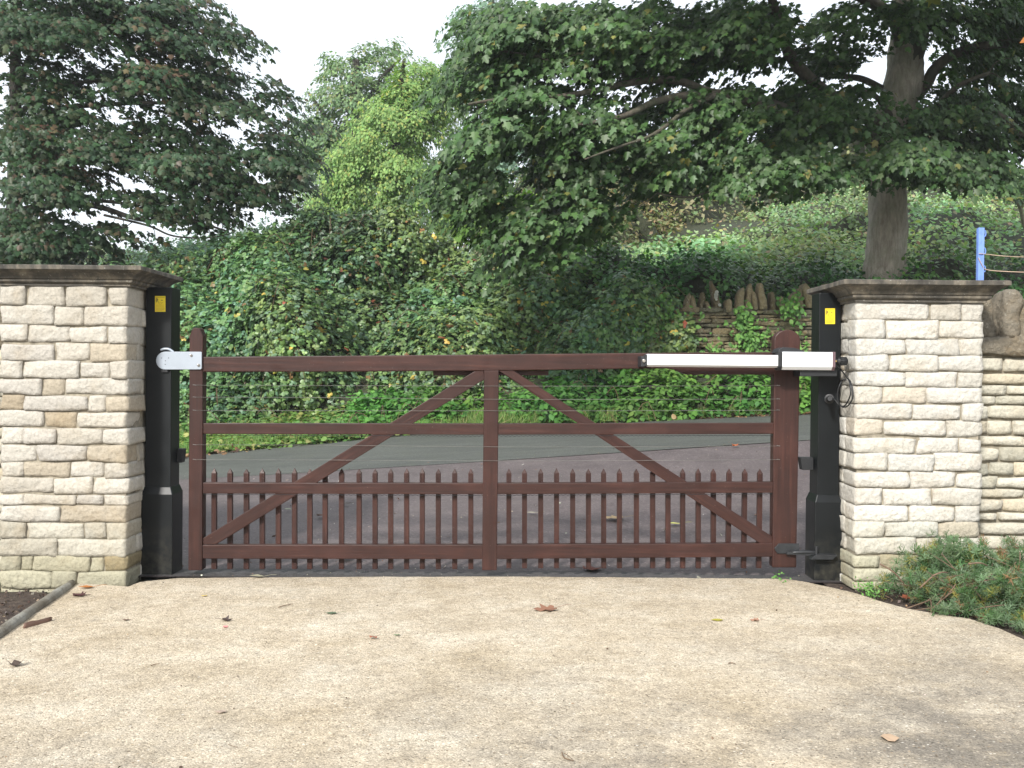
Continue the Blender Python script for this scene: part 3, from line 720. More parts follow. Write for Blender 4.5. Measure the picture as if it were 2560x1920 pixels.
# hinge
hs_ = MB(); hs_.pxprism([(1943, 1384), (1998, 1384), (1998, 1359), (1947, 1359), (1936, 1371)], GY - .010, GY - .001); hs = hs_.build('hinge_strap', M['iron'], gate, bevel=.0015)
h2 = MB(); tube(h2, [P(1969, 1383, GY - .014), P(1990, 1381, GY - .03), P(2025, 1380.5, GY - .03), P(2040, 1382, GY - .02)], [.009, .011, .011, .012], 8)
h2.pxprism([(1966, 1386), (2022, 1389), (2040, 1384), (2030, 1377), (1980, 1378)], GY - .035, GY - .012); h2.build('hinge_arm', M['iron'], hs, bevel=.001)
hb = MB(); hb.pxprism([(2027, 1399), (2082, 1399), (2094, 1388), (2046, 1386), (2034, 1392)], 6.36, 6.42)
cyl(hb, P(2041, 1392, 6.385), P(2041, 1366, 6.385), .010, 12); hb.build('hinge_bracket', M['iron'], pr[0], bevel=.001)

# ---------------------------------------------------------------- gate motor
op = empty('gate_opener', tuple(P(1850, 902, 6.34)), 'white aluminium ram motor fixed along the top rail by the black post', 'gate opener')
def octprism(pts_side, x0, x1, name, m):          # pts_side: (y,z) outline extruded along x
    mb = MB(); n = len(pts_side); mb.add([(x0, y, z) for y, z in pts_side] + [(x1, y, z) for y, z in pts_side], [tuple(range(n))] + [tuple(range(2 * n - 1, n - 1, -1))] + [(i + n, (i + 1) % n + n, (i + 1) % n, i) for i in range(n)])
    return mb.build(name, m, op, bevel=.0012)
D = 6.24
def outline(zt, zb, y0, y1, ch): return [(y0, zb + ch), (y0, zt - ch), (y0 + ch, zt), (y1, zt), (y1, zb), (y0 + ch * 1.6, zb)]
zt1 = P(1780, 886.5, D).z; zb1 = P(1780, 918, D).z; x0 = P(1618, 900, D).x; x1 = P(1946, 900, D).x
octprism([(D, zb1 + .012), (D, zt1 - .003), (D + .003, zt1), (D + .062, zt1), (D + .062, zb1 + .004), (D + .02, zb1)], x0, x1, 'ram_housing', M['alu'])
zt2 = P(2010, 880, D).z; zb2 = P(2010, 925, D).z; x2 = P(1954, 900, D).x; x3 = P(2080, 900, D).x
octprism([(D - .012, zb2 + .019), (D - .012, zt2 - .004), (D - .008, zt2), (D + .078, zt2), (D + .078, zb2), (D + .008, zb2)], x2, x3, 'motor_housing', M['alu'])
e = .0025
octprism([(D - .012 - e, zb2 + .018), (D - .012 - e, zt2 - .002), (D - .008, zt2 + e), (D + .08, zt2 + e), (D + .08, zb2 - e), (D + .006, zb2 - e)], P(1945, 900, D).x, P(1954.5, 900, D).x, 'joint_collar', M['rubber'])
octprism([(D - .012 - e, zb2 + .018), (D - .012 - e, zt2 - .002), (D - .008, zt2 + e), (D + .08, zt2 + e), (D + .08, zb2 - e), (D + .006, zb2 - e)], P(2080, 900, D).x, P(2087, 900, D).x, 'end_cap', m_simple('plum_plastic', (.12, .075, .085), .5))
octprism([(D + .002, zb1 + .004), (D + .002, zt1 - .004), (D + .06, zt1 - .004), (D + .06, zb1 + .004)], P(1612, 900, D).x, x0 + .002, 'ram_end', M['rubber'])
mb = MB(); mb.pxprism([(1603, 916), (1617, 916), (1617, 890), (1603, 890)], D + .01, GY + .005); fbk = mb.build('front_bracket', M['iron'], op, bevel=.002)
mb = MB(); cyl(mb, P(1610, 902, D - .004), P(1610, 902, D + .014), .011, 6); mb.build('bolt', M['bolt'], fbk, bevel=.002)
mb = MB(); xk0 = P(2086.5, 903, 6.25).x; zk = P(2100, 903, 6.25).z
tube(mb, [(xk0 - .01, 6.255, zk), (xk0 + .018, 6.255, zk), (xk0 + .0185, 6.255, zk), (xk0 + .05, 6.255, zk), (xk0 + .066, 6.255, zk), (xk0 + .078, 6.255, zk)], [.014, .014, .019, .026, .024, .017], 14, smoothp=False)
for k in range(14):
    a = k / 14 * 6.283; cyl(mb, (xk0 + .03, 6.255 + .025 * math.cos(a), zk + .025 * math.sin(a)), (xk0 + .072, 6.255 + .023 * math.cos(a), zk + .023 * math.sin(a)), .003, 5)
mb.build('cable_gland', M['rubber'], op)
mb = MB(); cyl(mb, (xk0 + .004, 6.236, zk), (xk0 + .004, 6.246, zk), .005, 8); mb.build('screw', m_simple('brass', (.5, .33, .12), .35, .8), op)
mb = MB(); mb.pxprism([(1944, 882), (2015, 882), (2008, 876), (1985, 869.5), (1960, 868), (1950, 872)], D + .02, GY - .002); mb.build('rear_bracket', M['rubber'], op, bevel=.003)
mb = MB(); mb.pxprism([(2000, 941), (2093, 941), (2093, 924), (2000, 924)], D + .03, GY + .012); mb.build('support_plate', M['rubber'], op, bevel=.003)
cb = MB(); q = lambda a, b, d=6.37: P(B1(a, b)[0], B1(a, b)[1], min(d - .02, 2.012 * F / max(B1(a, b)[0] - 1280, 1)))
tube(cb, [q(480, 925, 6.38), q(505, 945), q(550, 1000, 6.35), q(585, 1050, 6.34), q(598, 1110, 6.34), q(600, 1170, 6.34), q(575, 1240, 6.34), q(540, 1282, 6.34), q(495, 1270, 6.35), q(460, 1225, 6.37), q(425, 1208, 6.4)], [.0042] * 11, 8, 6)
tube(cb, [q(560, 1045, 6.33), q(525, 1052, 6.33), q(495, 1110, 6.33), q(480, 1180, 6.34), q(492, 1250, 6.34), q(530, 1290, 6.33), q(580, 1275, 6.33), q(618, 1210, 6.33), q(618, 1130, 6.33), q(598, 1060, 6.33), q(572, 1030, 6.33)], [.0042] * 11, 8, 6)
cb.build('cable', M['rubber'], op, smooth=True)
gm = MB(); tube(gm, [q(408, 1217, 6.43), q(408, 1217, 6.415), q(408, 1217, 6.412), q(410, 1215, 6.395), q(414, 1213, 6.255)], [.030, .030, .020, .019, .014], 20, smoothp=False); gm.build('cable_entry', M['rubber'], pr[0])

# ---------------------------------------------------------------- blue electric fence post behind the right wall
bx = P(2446, 700, 7.3); tp = P(2454, 569, 7.3)
bp = empty('fence_post', (tp.x, 7.3, .6), 'blue steel fence post with wire brackets standing behind the right pillar', 'fence post')
mb = MB(); w0 = P(2446.5, 600, 7.3).x; w1 = P(2461.5, 600, 7.3).x
mb.box(w0, w0 + .018, 7.3, 7.31, 0, tp.z); mb.box(w0 + .019, w1, 7.302, 7.34, 0, tp.z); mb.box(w0 + .002, w0 + .008, 7.311, 7.34, 0, tp.z - .001)
mb.build('shaft', M['blue'], bp, bevel=.0012)
for py in (583, 627, 672):
    mb = MB(); xx = w1; zc = P(2460, py, 7.3).z
    tube(mb, [(xx - .002, 7.32, zc + .022), (xx + .014, 7.32, zc + .020), (xx + .018, 7.32, zc), (xx + .014, 7.32, zc - .018), (xx - .002, 7.32, zc - .022)], [.004] * 5, 6, smoothp=False)
    mb.build('wire_bracket', M['blue'], bp)
for k, (a, b, c_) in enumerate([((2447, 634), (2468, 636), 642), ((2446, 644), (2466, 674), 680)]):
    mb = MB(); p2 = P(*b, 7.31); tube(mb, [P(*a, 7.292), P((a[0] + 2461) / 2, (a[1] + b[1]) / 2 - .5 + k, 7.292), p2, P(2520, c_ - 1, 7.31), P(2600, c_ + 1, 7.35), P(2760, c_, 7.4)], [.003] * 6, 6, 5)
    mb.build('fence_wire', M['rust'], bp)

# ---------------------------------------------------------------- log edging
lg = MB(); a = PZ(178, 1468, .0); b = PZ(0, 1592, .0); d = (b - a)
lpts = [a + d * t + Vector((0, 0, .018)) + Vector((rng.uniform(-.004, .004), 0, rng.uniform(-.003, .003))) for t in np.linspace(-.02, 2.4, 20)]
tube(lg, lpts, [.021, .025] + list(rng.uniform(.027, .031, 18)), 12, 3, .06)
tag(lg.build('edging_log', M['log'], smooth=True), 'thin lichened log lying along the driveway edge at the foot of the left pillar', 'log')

print('part 1 done')
HAZE = .0008
# ---------------------------------------------------------------- thickets
def thicket(name, bot, top, n, tpl, size, cols, wts, material, label, cat, out=.25, lump=.35, lsc=1.2, up=.7, fl=.5, back=3.0, kind='stuff', twigs=0, group=None, tri=False, nu=60, holes=.0, backcol='ground'):
    bot = np.array(bot, float); top = np.array(top, float)
    def S(u, v):
        ub = u * (len(bot) - 1); ut = u * (len(top) - 1)
        b = np.stack([np.interp(ub, np.arange(len(bot)), bot[:, k]) for k in range(3)], 1)
        t = np.stack([np.interp(ut, np.arange(len(top)), top[:, k]) for k in range(3)], 1)
        pb = PV(b[:, 0], b[:, 1], b[:, 2]); pt = PV(t[:, 0], t[:, 1], t[:, 2])
        v1 = np.clip(v, 0, 1)[:, None]; p = pb * (1 - v1) + pt * v1
        p[:, 1] -= .35 * np.sin(np.pi * v1[:, 0]) * 1.0 * (out > .1)
        ov = np.clip(v - 1, 0, 1); p[:, 1] += ov * back; p[:, 2] -= ov * .25 * back * ov
        nz = fnoise(p, lsc); p[:, 1] -= lump * nz; p[:, 2] += lump * .6 * nz * np.clip(v * 2, 0, 1)
        return p
    nv = 26; uu, vv = np.meshgrid(np.linspace(0, 1, nu), np.linspace(0, 1.6, nv)); g = S(uu.ravel(), vv.ravel())
    g[:, 1] += out * .9; g[:, 2] -= .05
    mb = MB(); mb.v = [tuple(q) for q in g]
    for j in range(nv - 1):
        for i in range(nu - 1): mb.f.append((j * nu + i, j * nu + i + 1, (j + 1) * nu + i + 1, (j + 1) * nu + i))
    t = None
    root = mb.build(name, M[backcol], smooth=True); tag(root, label, cat, group, kind)
    u = rng.uniform(0, 1, n); v = np.where(rng.uniform(0, 1, n) < .86, rng.uniform(0, 1.03, n), rng.uniform(1, 1.35, n))
    p = S(u, v); e = 1e-3; du = S(u + e, v) - p; dv = S(u, v + e) - p; sn = unit(np.cross(du, dv))
    sn = np.where(sn[:, 1:2] > 0, -sn, sn)
    cl = fnoise(p + 7.3, 3.2 * lsc); keep = cl > -1.1 + holes * 1.0
    depth = rng.uniform(-.5, 1, n) * out + .10 * fnoise(p + 3, 6) * (out > .1)
    p = p + sn * depth[:, None] + rng.normal(size=(n, 3)) * .02
    p = p[keep]; sn = sn[keep]; m = len(p)
    nr = sn * fl + np.array([0, 0, up]) + rng.normal(size=(m, 3)) * .42
    c = palette(m, cols, wts)
    patch = fnoise(p, .8)[:, None]; p_ = fnoise(p + 11, 1.1)[:, None]; c = c * np.clip(1 + .3 * patch, .45, 1.7) * (1 + np.clip(p_, -1, 1) * np.array([.18, .02, -.03])) * np.array([1, 1, 1])
    yel = fnoise(p + 20, 1.6); 
    dr = np.array([0, -.5, -.45]) + rng.normal(size=(m, 3)) * .8
    sz = size * rng.uniform(.6, 1.3, m)
    if tri:                                        # three leaflets from one stalk
        k = rng.uniform(0, 6.28, m); P3 = []; D3 = []; N3 = []
        nn = unit(nr); tt = unit(dr - nn * (dr * nn).sum(1, keepdims=True)); ss = np.cross(tt, nn)
        for a in (-1.25, 0, 1.25):
            dd = tt * math.cos(a) + ss * math.sin(a); D3.append(dd); P3.append(p + dd * sz[:, None] * .12); N3.append(nn + rng.normal(size=(m, 3)) * .12)
        leaves(name + '_leaves', tpl, np.concatenate(P3), np.concatenate(N3), np.tile(sz, 3), np.tile(c, (3, 1)), material, root, np.concatenate(D3)).name = 'leaves'
    else: leaves('leaves', tpl, p, nr, sz, c, material, root, dr)
    if twigs:
        tb = MB()
        for i in range(twigs):
            q = S(rng.uniform(0, 1, 1), rng.uniform(.05, 1.0, 1))[0]; l = rng.uniform(.3, 1.1); dx = rng.uniform(-.8, .8) * l
            a = Vector(q) + Vector((0, -out * .6, 0)); tube(tb, [a, a + Vector((dx * .5, -.1, l * .25)), a + Vector((dx, -.12, -l * .3))], [.006, .005, .003], 4, 3)
        tb.build('stems', M['twig'], root)
    return root
G1, G2, G3, YEL, BRN, RED = (.125, .215, .075), (.18, .28, .095), (.08, .15, .06), (.50, .40, .09), (.22, .13, .06), (.26, .09, .05)
BLU = (.13, .225, .13)
thicket('bramble_bank', [(180, 1110, 15.6), (520, 1105, 15.9), (700, 1085, 16.1), (980, 1060, 16.4), (1227, 1035, 16.7), (1400, 1000, 16.8), (1570, 940, 16.9), (1720, 885, 16.9)],
        [(180, 705, 18.2), (445, 700, 18.6), (560, 680, 18.8), (650, 640, 18.9), (760, 600, 19), (860, 572, 19), (960, 578, 18.8), (1080, 600, 18.6), (1250, 640, 18), (1420, 690, 17.6), (1570, 745, 17.2), (1720, 800, 17)],
        62000, T_ROUND, .056, [G1, G2, G3, BLU, YEL, BRN, RED], [30, 30, 16, 18, 1.8, 1.8, .3], M['leafB'], 'steep bank overgrown with bramble, green with scattered yellow leaves, across the lane', 'brambles', out=.28, lump=.40, lsc=1.3, up=.45, fl=.85, twigs=110, tri=True, nu=90, holes=-1)
# nettles and ground ivy in front of the old wall, grassy verge to the left
thicket('nettle_verge', [(880, 1088, 14.8), (1010, 1075, 15.0), (1227, 1056, 15.5), (1500, 1052, 15.3), (1760, 1046, 15.3), (2015, 1036, 15.4), (2200, 1030, 15.5)],
        [(880, 1030, 16.2), (1010, 1008, 16.3), (1227, 985, 16.5), (1500, 945, 16.5), (1700, 930, 16.3), (2015, 915, 16.3), (2200, 905, 16.3)],
        15000, T_OVAL, .10, [(.15, .33, .065), (.11, .26, .055), (.20, .38, .09), (.085, .19, .05)], [35, 35, 15, 15], M['leafC'], 'bright green nettles and ivy growing on the far verge below the old stone wall', 'weeds', out=.14, lump=.10, lsc=2.0, up=1.0, twigs=30, nu=70, back=1.2)
thicket('verge_weeds', [(250, 1160, 13.3), (463, 1141, 13.6), (700, 1114, 14.0), (925, 1088, 14.6), (1120, 1071, 15.1)],
        [(250, 1050, 15.7), (463, 1052, 15.9), (700, 1036, 16.1), (925, 1024, 16.4), (1120, 1000, 16.6)],
        10000, T_ROUND, .07, [(.16, .29, .07), (.12, .23, .06), (.27, .29, .10), (.085, .17, .045)], [30, 35, 20, 15], M['leafC'], 'low mixed weeds and yellowing leaves on the left verge below the brambles', 'weeds', out=.06, lump=.05, lsc=2, up=1.1, nu=50, back=.6)
# grass blades
n = 17000; px = rng.uniform(300, 2060, n); t = rng.uniform(0, 1, n) ** 1.3
yb_ = np.interp(px, [300, 463, 700, 925, 1250, 1600, 2060], [1158, 1141, 1114, 1088, 1056, 1048, 1033]); yt_ = np.interp(px, [300, 463, 700, 925, 1250, 1400, 2060], [1075, 1080, 1062, 1045, 1020, 1030, 1014])
db = np.interp(px, [300, 463, 700, 925, 1250, 2060], [13.4, 13.6, 14.0, 14.6, 15.2, 15.2]); dt = np.interp(px, [300, 1250, 1400, 2060], [15.7, 16.4, 15.7, 15.6])
gp = PV(px, yb_ * (1 - t) + yt_ * t, db * (1 - t) + dt * t) - np.array([0, 0, .02])
tag(leaves('grass', T_BLADE, gp, rng.normal(size=(n, 3)) * [1, .4, .2] + [0, -1, .3], rng.uniform(.08, .22, n), palette(n, [(.16, .26, .06), (.12, .21, .05), (.30, .29, .12)], [5, 4, 1.5]), M['grass'], None, np.array([0, 0, 1]) + rng.normal(size=(n, 3)) * .45), 'tufts of long grass along the left side of the far verge', 'grass', kind='stuff')
# leaf litter at the lane edge
n = 1500; lx = rng.uniform(-5.5, 6.5, n); ly = fv(lx) + rng.normal(size=n) * .10 - .02
lp_ = np.stack([lx, ly, ground_z(lx, ly) + .018], 1)
tag(leaves('leaf_litter', T_ROUND, lp_, np.array([0, 0, 1]) + rng.normal(size=(n, 3)) * .45, rng.uniform(.025, .09, n), palette(n, [(.06, .035, .022), (.15, .08, .04), (.28, .18, .09), (.03, .02, .015)], [4, 3, 1.5, 3]), M['dead']), 'brown leaf litter gathered along the far edge of the lane', 'leaf litter', kind='stuff')

# old field wall with upright copes
fw = empty('field_wall', tuple(P(1850, 874, 16.9)), 'old mossy drystone field wall with upright cope stones beyond the lane', 'wall')
mb = MB(); zt = P(1850, 772, 16.8).z; rows_ = []; z = zt
while z > .9:
    h = rng.choice([.05, .065, .08, .10, .15], p=[.25, .3, .25, .12, .08]); rows_.append((z - h, z)); z -= h
x0, x1 = P(1560, 800, 16.8).x, P(2700, 800, 16.8).x
def wavy(rows, x0, x1):
    nseg = 8; xs_ = np.linspace(x0, x1, nseg + 1)
    for i in range(nseg):
        off = .02 * math.sin(i * 1.9); rr = [(a + off + rng.uniform(-.004, .004), b + off) for a, b in rows]
        drystone(mb, xs_[i], xs_[i + 1], 16.8, .3, rr, 'old', .10, .42, sub=.45, amp=.010, r=.012, yj=.035)
wavy(rows_, x0, x1); mb.build('stonework', M['oldstone'], fw, smooth=True)
core = MB(); core.box(x0, x1, 16.86, 17.1, .8, zt - .02); core.build('mortar', M['soil'], fw)
C7 = crop(2.3694, 1300, 400)
for (a, b, h, w_) in [(985, 885, 90, 34), (1025, 885, 80, 38), (1068, 882, 90, 36), (1118, 880, 42, 34), (1172, 884, 155, 48), (1230, 880, 56, 44), (1296, 872, 112, 52), (1345, 868, 128, 42), (1392, 866, 84, 38), (1440, 866, 132, 52), (1495, 868, 84, 38), (1548, 872, 60, 40), (1598, 868, 80, 40), (1648, 862, 100, 50), (1715, 856, 120, 60), (1780, 856, 110, 50), (1840, 856, 120, 50), (1900, 856, 110, 50)]:
    px, py = C7(a, b); p = P(px, py, 16.9); s = 16.9 / F / 2.3694; cbm = MB()
    cope(cbm, p.x, p.y + .05, p.z - .06, w_ * s * .92, h * s + .06, .3, np.array((.30, .25, .15)) * rng.uniform(.6, 1.1), rng.uniform(-.2, .15))
    o = cbm.build('cope_stone', M['oldstone'], fw, smooth=True)
    if a == 1172:
        lb = MB()
        for (u_, v_, r_) in [(1166, 782, .030), (1163, 797, .034), (1161, 812, .030), (1164, 826, .020), (1184, 858, .026)]:
            qx, qy = C7(u_, v_); pp = P(qx, qy, 16.76); tube(lb, [pp, pp + Vector((0, .03, 0))], [r_, r_], 9, smoothp=False)
        lb.build('lichen', m_simple('white_lichen', (.42, .42, .36), .9), o)
def ivy(pxs, n, spread, d, label, name='climbing_ivy', size=.08, cols=[(.14, .29, .07), (.10, .22, .06), (.18, .35, .09)]):
    c = []; 
    for (px, py, s) in pxs: c.append(np.array(P(px, py, d)) + rng.normal(size=(n, 3)) * [s, .07, s * 1.25] * np.array([1, 1, 1]))
    c = np.concatenate(c); m = len(c)
    return tag(leaves(name, T_OVAL, c, np.array([-.1, -.6, .7]) + rng.normal(size=(m, 3)) * .4, size * rng.uniform(.6, 1.3, m), palette(m, cols, [1] * len(cols)), M['leafC'], None, np.array([0, -.4, -.6]) + rng.normal(size=(m, 3)) * .6), label, 'plants', kind='stuff')
ivy([(1690, 830, .16), (1670, 870, .25), (1640, 800, .2), (1855, 790, .07), (1880, 840, .13), (1870, 880, .2), (1975, 765, .10), (1940, 880, .2), (1600, 850, .25), (2000, 895, .2), (1780, 895, .15)], 130, 0, 16.55, 'green creepers climbing over the old stone field wall')

# shaded ivy hedge behind the wall
thicket('ivy_hedge', [(1180, 800, 17.6), (1500, 800, 17.6), (1800, 790, 17.5), (2100, 780, 17.5), (2700, 790, 17.5)],
        [(1180, 670, 19.2), (1400, 655, 19), (1560, 660, 18.8), (1700, 668, 18.7), (1850, 655, 18.6), (2050, 665, 18.6), (2300, 680, 18.6), (2700, 660, 18.6)],
        15000, T_OVAL, .09, [(.075, .19, .05), (.10, .24, .06), (.055, .13, .04), (.15, .26, .07)], [4, 3, 3, 1], M['leafB'], 'dark green ivy hedge growing behind the old stone wall under the sycamore', 'hedge', out=.2, lump=.2, lsc=1.6, nu=60, back=1.5, holes=.3)
# sunlit bramble slope behind
thicket('bramble_slope', [(1430, 690, 20.5), (1700, 700, 20.5), (2000, 710, 20.5), (2300, 715, 20.5), (2900, 715, 20.5)],
        [(1430, 700, 24), (1560, 690, 27), (1640, 655, 29), (1780, 600, 32), (1880, 555, 34), (2000, 515, 36), (2160, 478, 38), (2350, 452, 39), (2560, 445, 40), (2900, 430, 40)],
        42000, T_OVAL, .125, [(.27, .41, .21), (.33, .46, .25), (.20, .32, .13), (.34, .40, .17), (.30, .24, .15)], [4, 4, 3, 1.5, .8], M['leafC'], 'pale green bramble-covered hillside rising behind the sycamore trunk', 'brambles', out=.3, lump=.38, lsc=1.1, up=.6, fl=.8, nu=80, back=4, holes=.15)
thicket('hawthorn_scrub', [(1180, 720, 27), (1500, 725, 27), (1700, 700, 30), (1950, 640, 35), (2200, 560, 39), (2400, 540, 41)],
        [(1180, 440, 32), (1350, 420, 32), (1500, 445, 33), (1700, 445, 36), (1950, 420, 42), (2150, 410, 44), (2400, 425, 44)],
        32000, T_RHOMB, .16, [(.21, .23, .11), (.26, .22, .13), (.15, .20, .09), (.30, .23, .14)], [4, 3, 3, 1], M['leafC'], 'olive and brown hawthorn scrub at the top of the hillside beyond the wall', 'scrub', out=.6, lump=1.0, lsc=.7, nu=60, back=4, twigs=60, holes=.45)
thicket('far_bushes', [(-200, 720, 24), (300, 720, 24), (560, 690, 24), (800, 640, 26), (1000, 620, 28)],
        [(-200, 600, 27), (200, 620, 27), (445, 650, 27), (520, 625, 28), (600, 600, 30), (700, 590, 30), (850, 560, 31), (1000, 540, 31)],
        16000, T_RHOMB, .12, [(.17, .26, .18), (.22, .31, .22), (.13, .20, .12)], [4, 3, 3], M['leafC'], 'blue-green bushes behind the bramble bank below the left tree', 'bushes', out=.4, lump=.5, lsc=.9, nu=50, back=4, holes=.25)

# ---------------------------------------------------------------- trees
def sample_blobs(blobs, n):
    """blobs: (px, py, rx, ry in photo pixels, depth, depth radius) -> spray centres in the world, px radii at that depth"""
    vol = np.array([b[2] * b[3] * b[5] for b in blobs]); k = rng.choice(len(blobs), n, p=vol / vol.sum())
    B = np.array(blobs, float)[k]; d = unit(rng.normal(size=(n, 3))) * (rng.uniform(0, 1, (n, 1)) ** .45)
    return PV(B[:, 0] + d[:, 0] * B[:, 2], B[:, 1] + d[:, 1] * B[:, 3], B[:, 4] + d[:, 2] * B[:, 5])
def tree(name, label, base, trunk_paths, blobs, nspray, nleaf, spray_r, tpl, size, cols, wts, lm, bm_, droop=.35, group=None, twig=.5, flat=.22, fill=None, origin=None, patchcol=None, limbm=None):
    t = empty(name, base, label, 'tree', group)
    tb = MB(); nodes = []
    for pth, sides, wob in trunk_paths:
        pts_ = [P(a, b, d) for a, b, d, r in pth]; rad = [r for *_, r in pth]
        tube(tb, pts_, rad, sides, 6, wob)
        sp, sr = smooth_path(pts_, rad, 6); nodes += [(np.array(p), r) for p, r in zip(sp, sr)]
        if limbm is not None and len(nodes) and pth is trunk_paths[0][0]: tb.build('trunk', bm_, t, smooth=True); tb = MB()
    C = sample_blobs(blobs, nspray); NP = np.array([q for q, r in nodes]); NR = np.array([r for q, r in nodes])
    org = NP.mean(0) if origin is None else np.array(P(*origin))
    # twigs from the nearest limb to every spray
    bb = MB()
    d0 = np.array([np.linalg.norm(NP - c_, axis=1).min() for c_ in C]); Q = np.concatenate([NP, np.zeros_like(C)]); nq = len(NP); QR = list(NR)
    for i in np.argsort(d0):                     # grow outwards: every spray hangs on the nearest limb or earlier spray
        dv = Q[:nq] - C[i]; dist = np.linalg.norm(dv * [1, 1, 1.6], axis=1); j = int(dist.argmin()); a = Vector(Q[j]); b = Vector(C[i]); L = (b - a).length
        r0 = min(QR[j] * .7, .006 + .008 * L * (spray_r / .5)); Q[nq] = C[i]; nq += 1; QR.append(max(r0 * .75, .003))
        if L > 7: continue
        mid = a.lerp(b, .5) + Vector((rng.uniform(-.18, .18), rng.uniform(-.18, .18), rng.uniform(-.05, .16))) * L
        tube(bb, [a, mid, b, b + (b - mid) * .3], [r0, r0 * .8, r0 * .55, .002], 4, 3, caps=False)
    tb.add(bb.v, bb.f); tb.build('limbs' if limbm is not None else 'trunk', limbm or bm_, t, smooth=True)
    rad = (C - org); rad[:, 2] *= .3; rad = unit(rad)
    sn = unit(np.array([0, 0, 1.0]) + rad * droop + rng.normal(size=(nspray, 3)) * .16)
    # points in flattened discs
    R_ = spray_r * rng.uniform(.6, 1.35, nspray); cnt = np.maximum(4, (nleaf * (R_ / spray_r) ** 2 * rng.uniform(.7, 1.3, nspray)).astype(int))
    idx = np.repeat(np.arange(nspray), cnt); m = len(idx)
    g = rng.normal(size=(m, 3)); g = unit(g) * (rng.uniform(0, 1, (m, 1)) ** .5) * R_[idx][:, None]
    s = sn[idx]; gn = (g * s).sum(1, keepdims=True); g = g - s * gn * (1 - flat)
    g[:, 2] -= .35 * (np.linalg.norm(g[:, :2], axis=1) ** 2) / R_[idx]
    p = C[idx] + g
    out_ = unit(g + rad[idx] * .4)
    nr = s * .9 + out_ * .35 + np.array([0, -.18, 0]) + rng.normal(size=(m, 3)) * .33
    c = palette(m, cols, wts); hue = rng.uniform(.85, 1.15, (nspray, 1))[idx]; c = c * hue
    if patchcol is not None:
        pc, th, sc_ = patchcol; f = (fnoise(p, sc_) > th) & (rng.uniform(0, 1, m) < .6); c[f] = palette(int(f.sum()), pc, [1] * len(pc))
    dr = out_ + np.array([0, -.1, -.55]) + rng.normal(size=(m, 3)) * .45
    leaves('crown', tpl, p, nr, size * rng.uniform(.45, 1.35, m), c, lm, t, dr)
    return t
C4 = crop(2.304, 1800, 0); C3 = crop(2.765, 1100, 0); C1 = crop(2.305, 0, 0)
def path(f, pts_, d0, d1, r0, r1):
    n = len(pts_); out = []
    for i, (a, b) in enumerate(pts_):
        t = i / (n - 1); x, y = f(a, b); out.append((x, y, d0 + (d1 - d0) * t, r0 + (r1 - r0) * t))
    return out
s_ = 18.5 / F / 2.304
trunkR = [(2210, 730, 18.5, .42), (2212, 694, 18.5, .39), (2214, 640, 18.5, .345), (2218, 560, 18.5, .335), (2222, 480, 18.5, .315), (2218, 420, 18.5, .31), (2216, 365, 18.5, .35), (2228, 320, 18.5, .36), (2245, 265, 18.5, .34), (2258, 200, 18.5, .33), (2265, 140, 18.5, .30), (2262, 60, 18.5, .22), (2255, -60, 18.5, .18), (2250, -300, 18.5, .12)]
limbs = [(trunkR, 20, .10),
 (path(C4, [(1090, 420), (1140, 260), (1170, 120), (1200, -20), (1260, -200)], 18.4, 18, .17, .09), 10, .08),
 (path(C4, [(1050, 260), (1010, 120), (920, 40), (800, -20), (650, -80)], 18.4, 17, .14, .06), 10, .06),
 (path(C4, [(960, 800), (880, 700), (760, 625), (600, 530), (500, 440), (400, 310), (350, 150), (310, 30), (280, -80)], 18.4, 15.8, .15, .06), 10, .08),
 (path(C4, [(930, 860), (860, 800), (770, 745), (680, 725), (600, 690), (450, 655), (250, 585), (50, 560), (-150, 540)], 18.3, 15.6, .15, .05), 10, .08),
 (path(C4, [(1060, 780), (1130, 690), (1210, 640), (1310, 610), (1450, 620), (1600, 665), (1740, 770), (1850, 850)], 18.4, 16.5, .12, .05), 8, .06),
 (path(C4, [(1130, 560), (1190, 480), (1235, 400), (1340, 315), (1500, 270), (1750, 235), (1950, 200)], 18.6, 18, .12, .06), 8, .06),
 (path(C4, [(990, 700), (950, 620), (890, 550), (820, 520), (740, 500)], 18.3, 17.2, .07, .02), 7, .05),
 (path(C4, [(1010, 560), (930, 510), (820, 455), (700, 440), (560, 430), (400, 400)], 18.6, 18.6, .08, .03), 7, .05),
 (path(C4, [(1100, 800), (1200, 700), (1300, 560), (1400, 480), (1550, 420)], 18.0, 17.0, .07, .03), 7, .05),
 (path(C3, [(2300, 760), (2212, 720), (1900, 665), (1700, 662), (1500, 700), (1300, 790), (1150, 830), (900, 870)], 16.2, 13.5, .09, .02), 8, .05),
 (path(C3, [(2212, 640), (1900, 645), (1650, 560), (1400, 560), (1150, 610), (1000, 640), (700, 680), (400, 690), (200, 720)], 15.9, 13.1, .075, .015), 8, .05),
 (path(C3, [(1900, 660), (1700, 760), (1550, 880), (1430, 950), (1250, 1010), (1000, 1100)], 15.2, 13.2, .04, .01), 6, .05),
 (path(C3, [(1500, 560), (1200, 480), (900, 420), (600, 380), (300, 330)], 15.5, 14.0, .05, .012), 6, .05),
 (path(C3, [(2150, 1050), (2080, 1130), (1980, 1230), (1900, 1300), (1750, 1360), (1600, 1355), (1500, 1335)], 15.6, 14.6, .026, .012), 6, .05),
 (path(C3, [(1900, 1020), (1740, 1180), (1690, 1250), (1720, 1330), (1740, 1355)], 15.4, 14.9, .012, .010), 5, .05)]
SY = [(.058, .115, .038), (.080, .152, .048), (.038, .080, .028), (.105, .165, .078), (.20, .20, .06)]
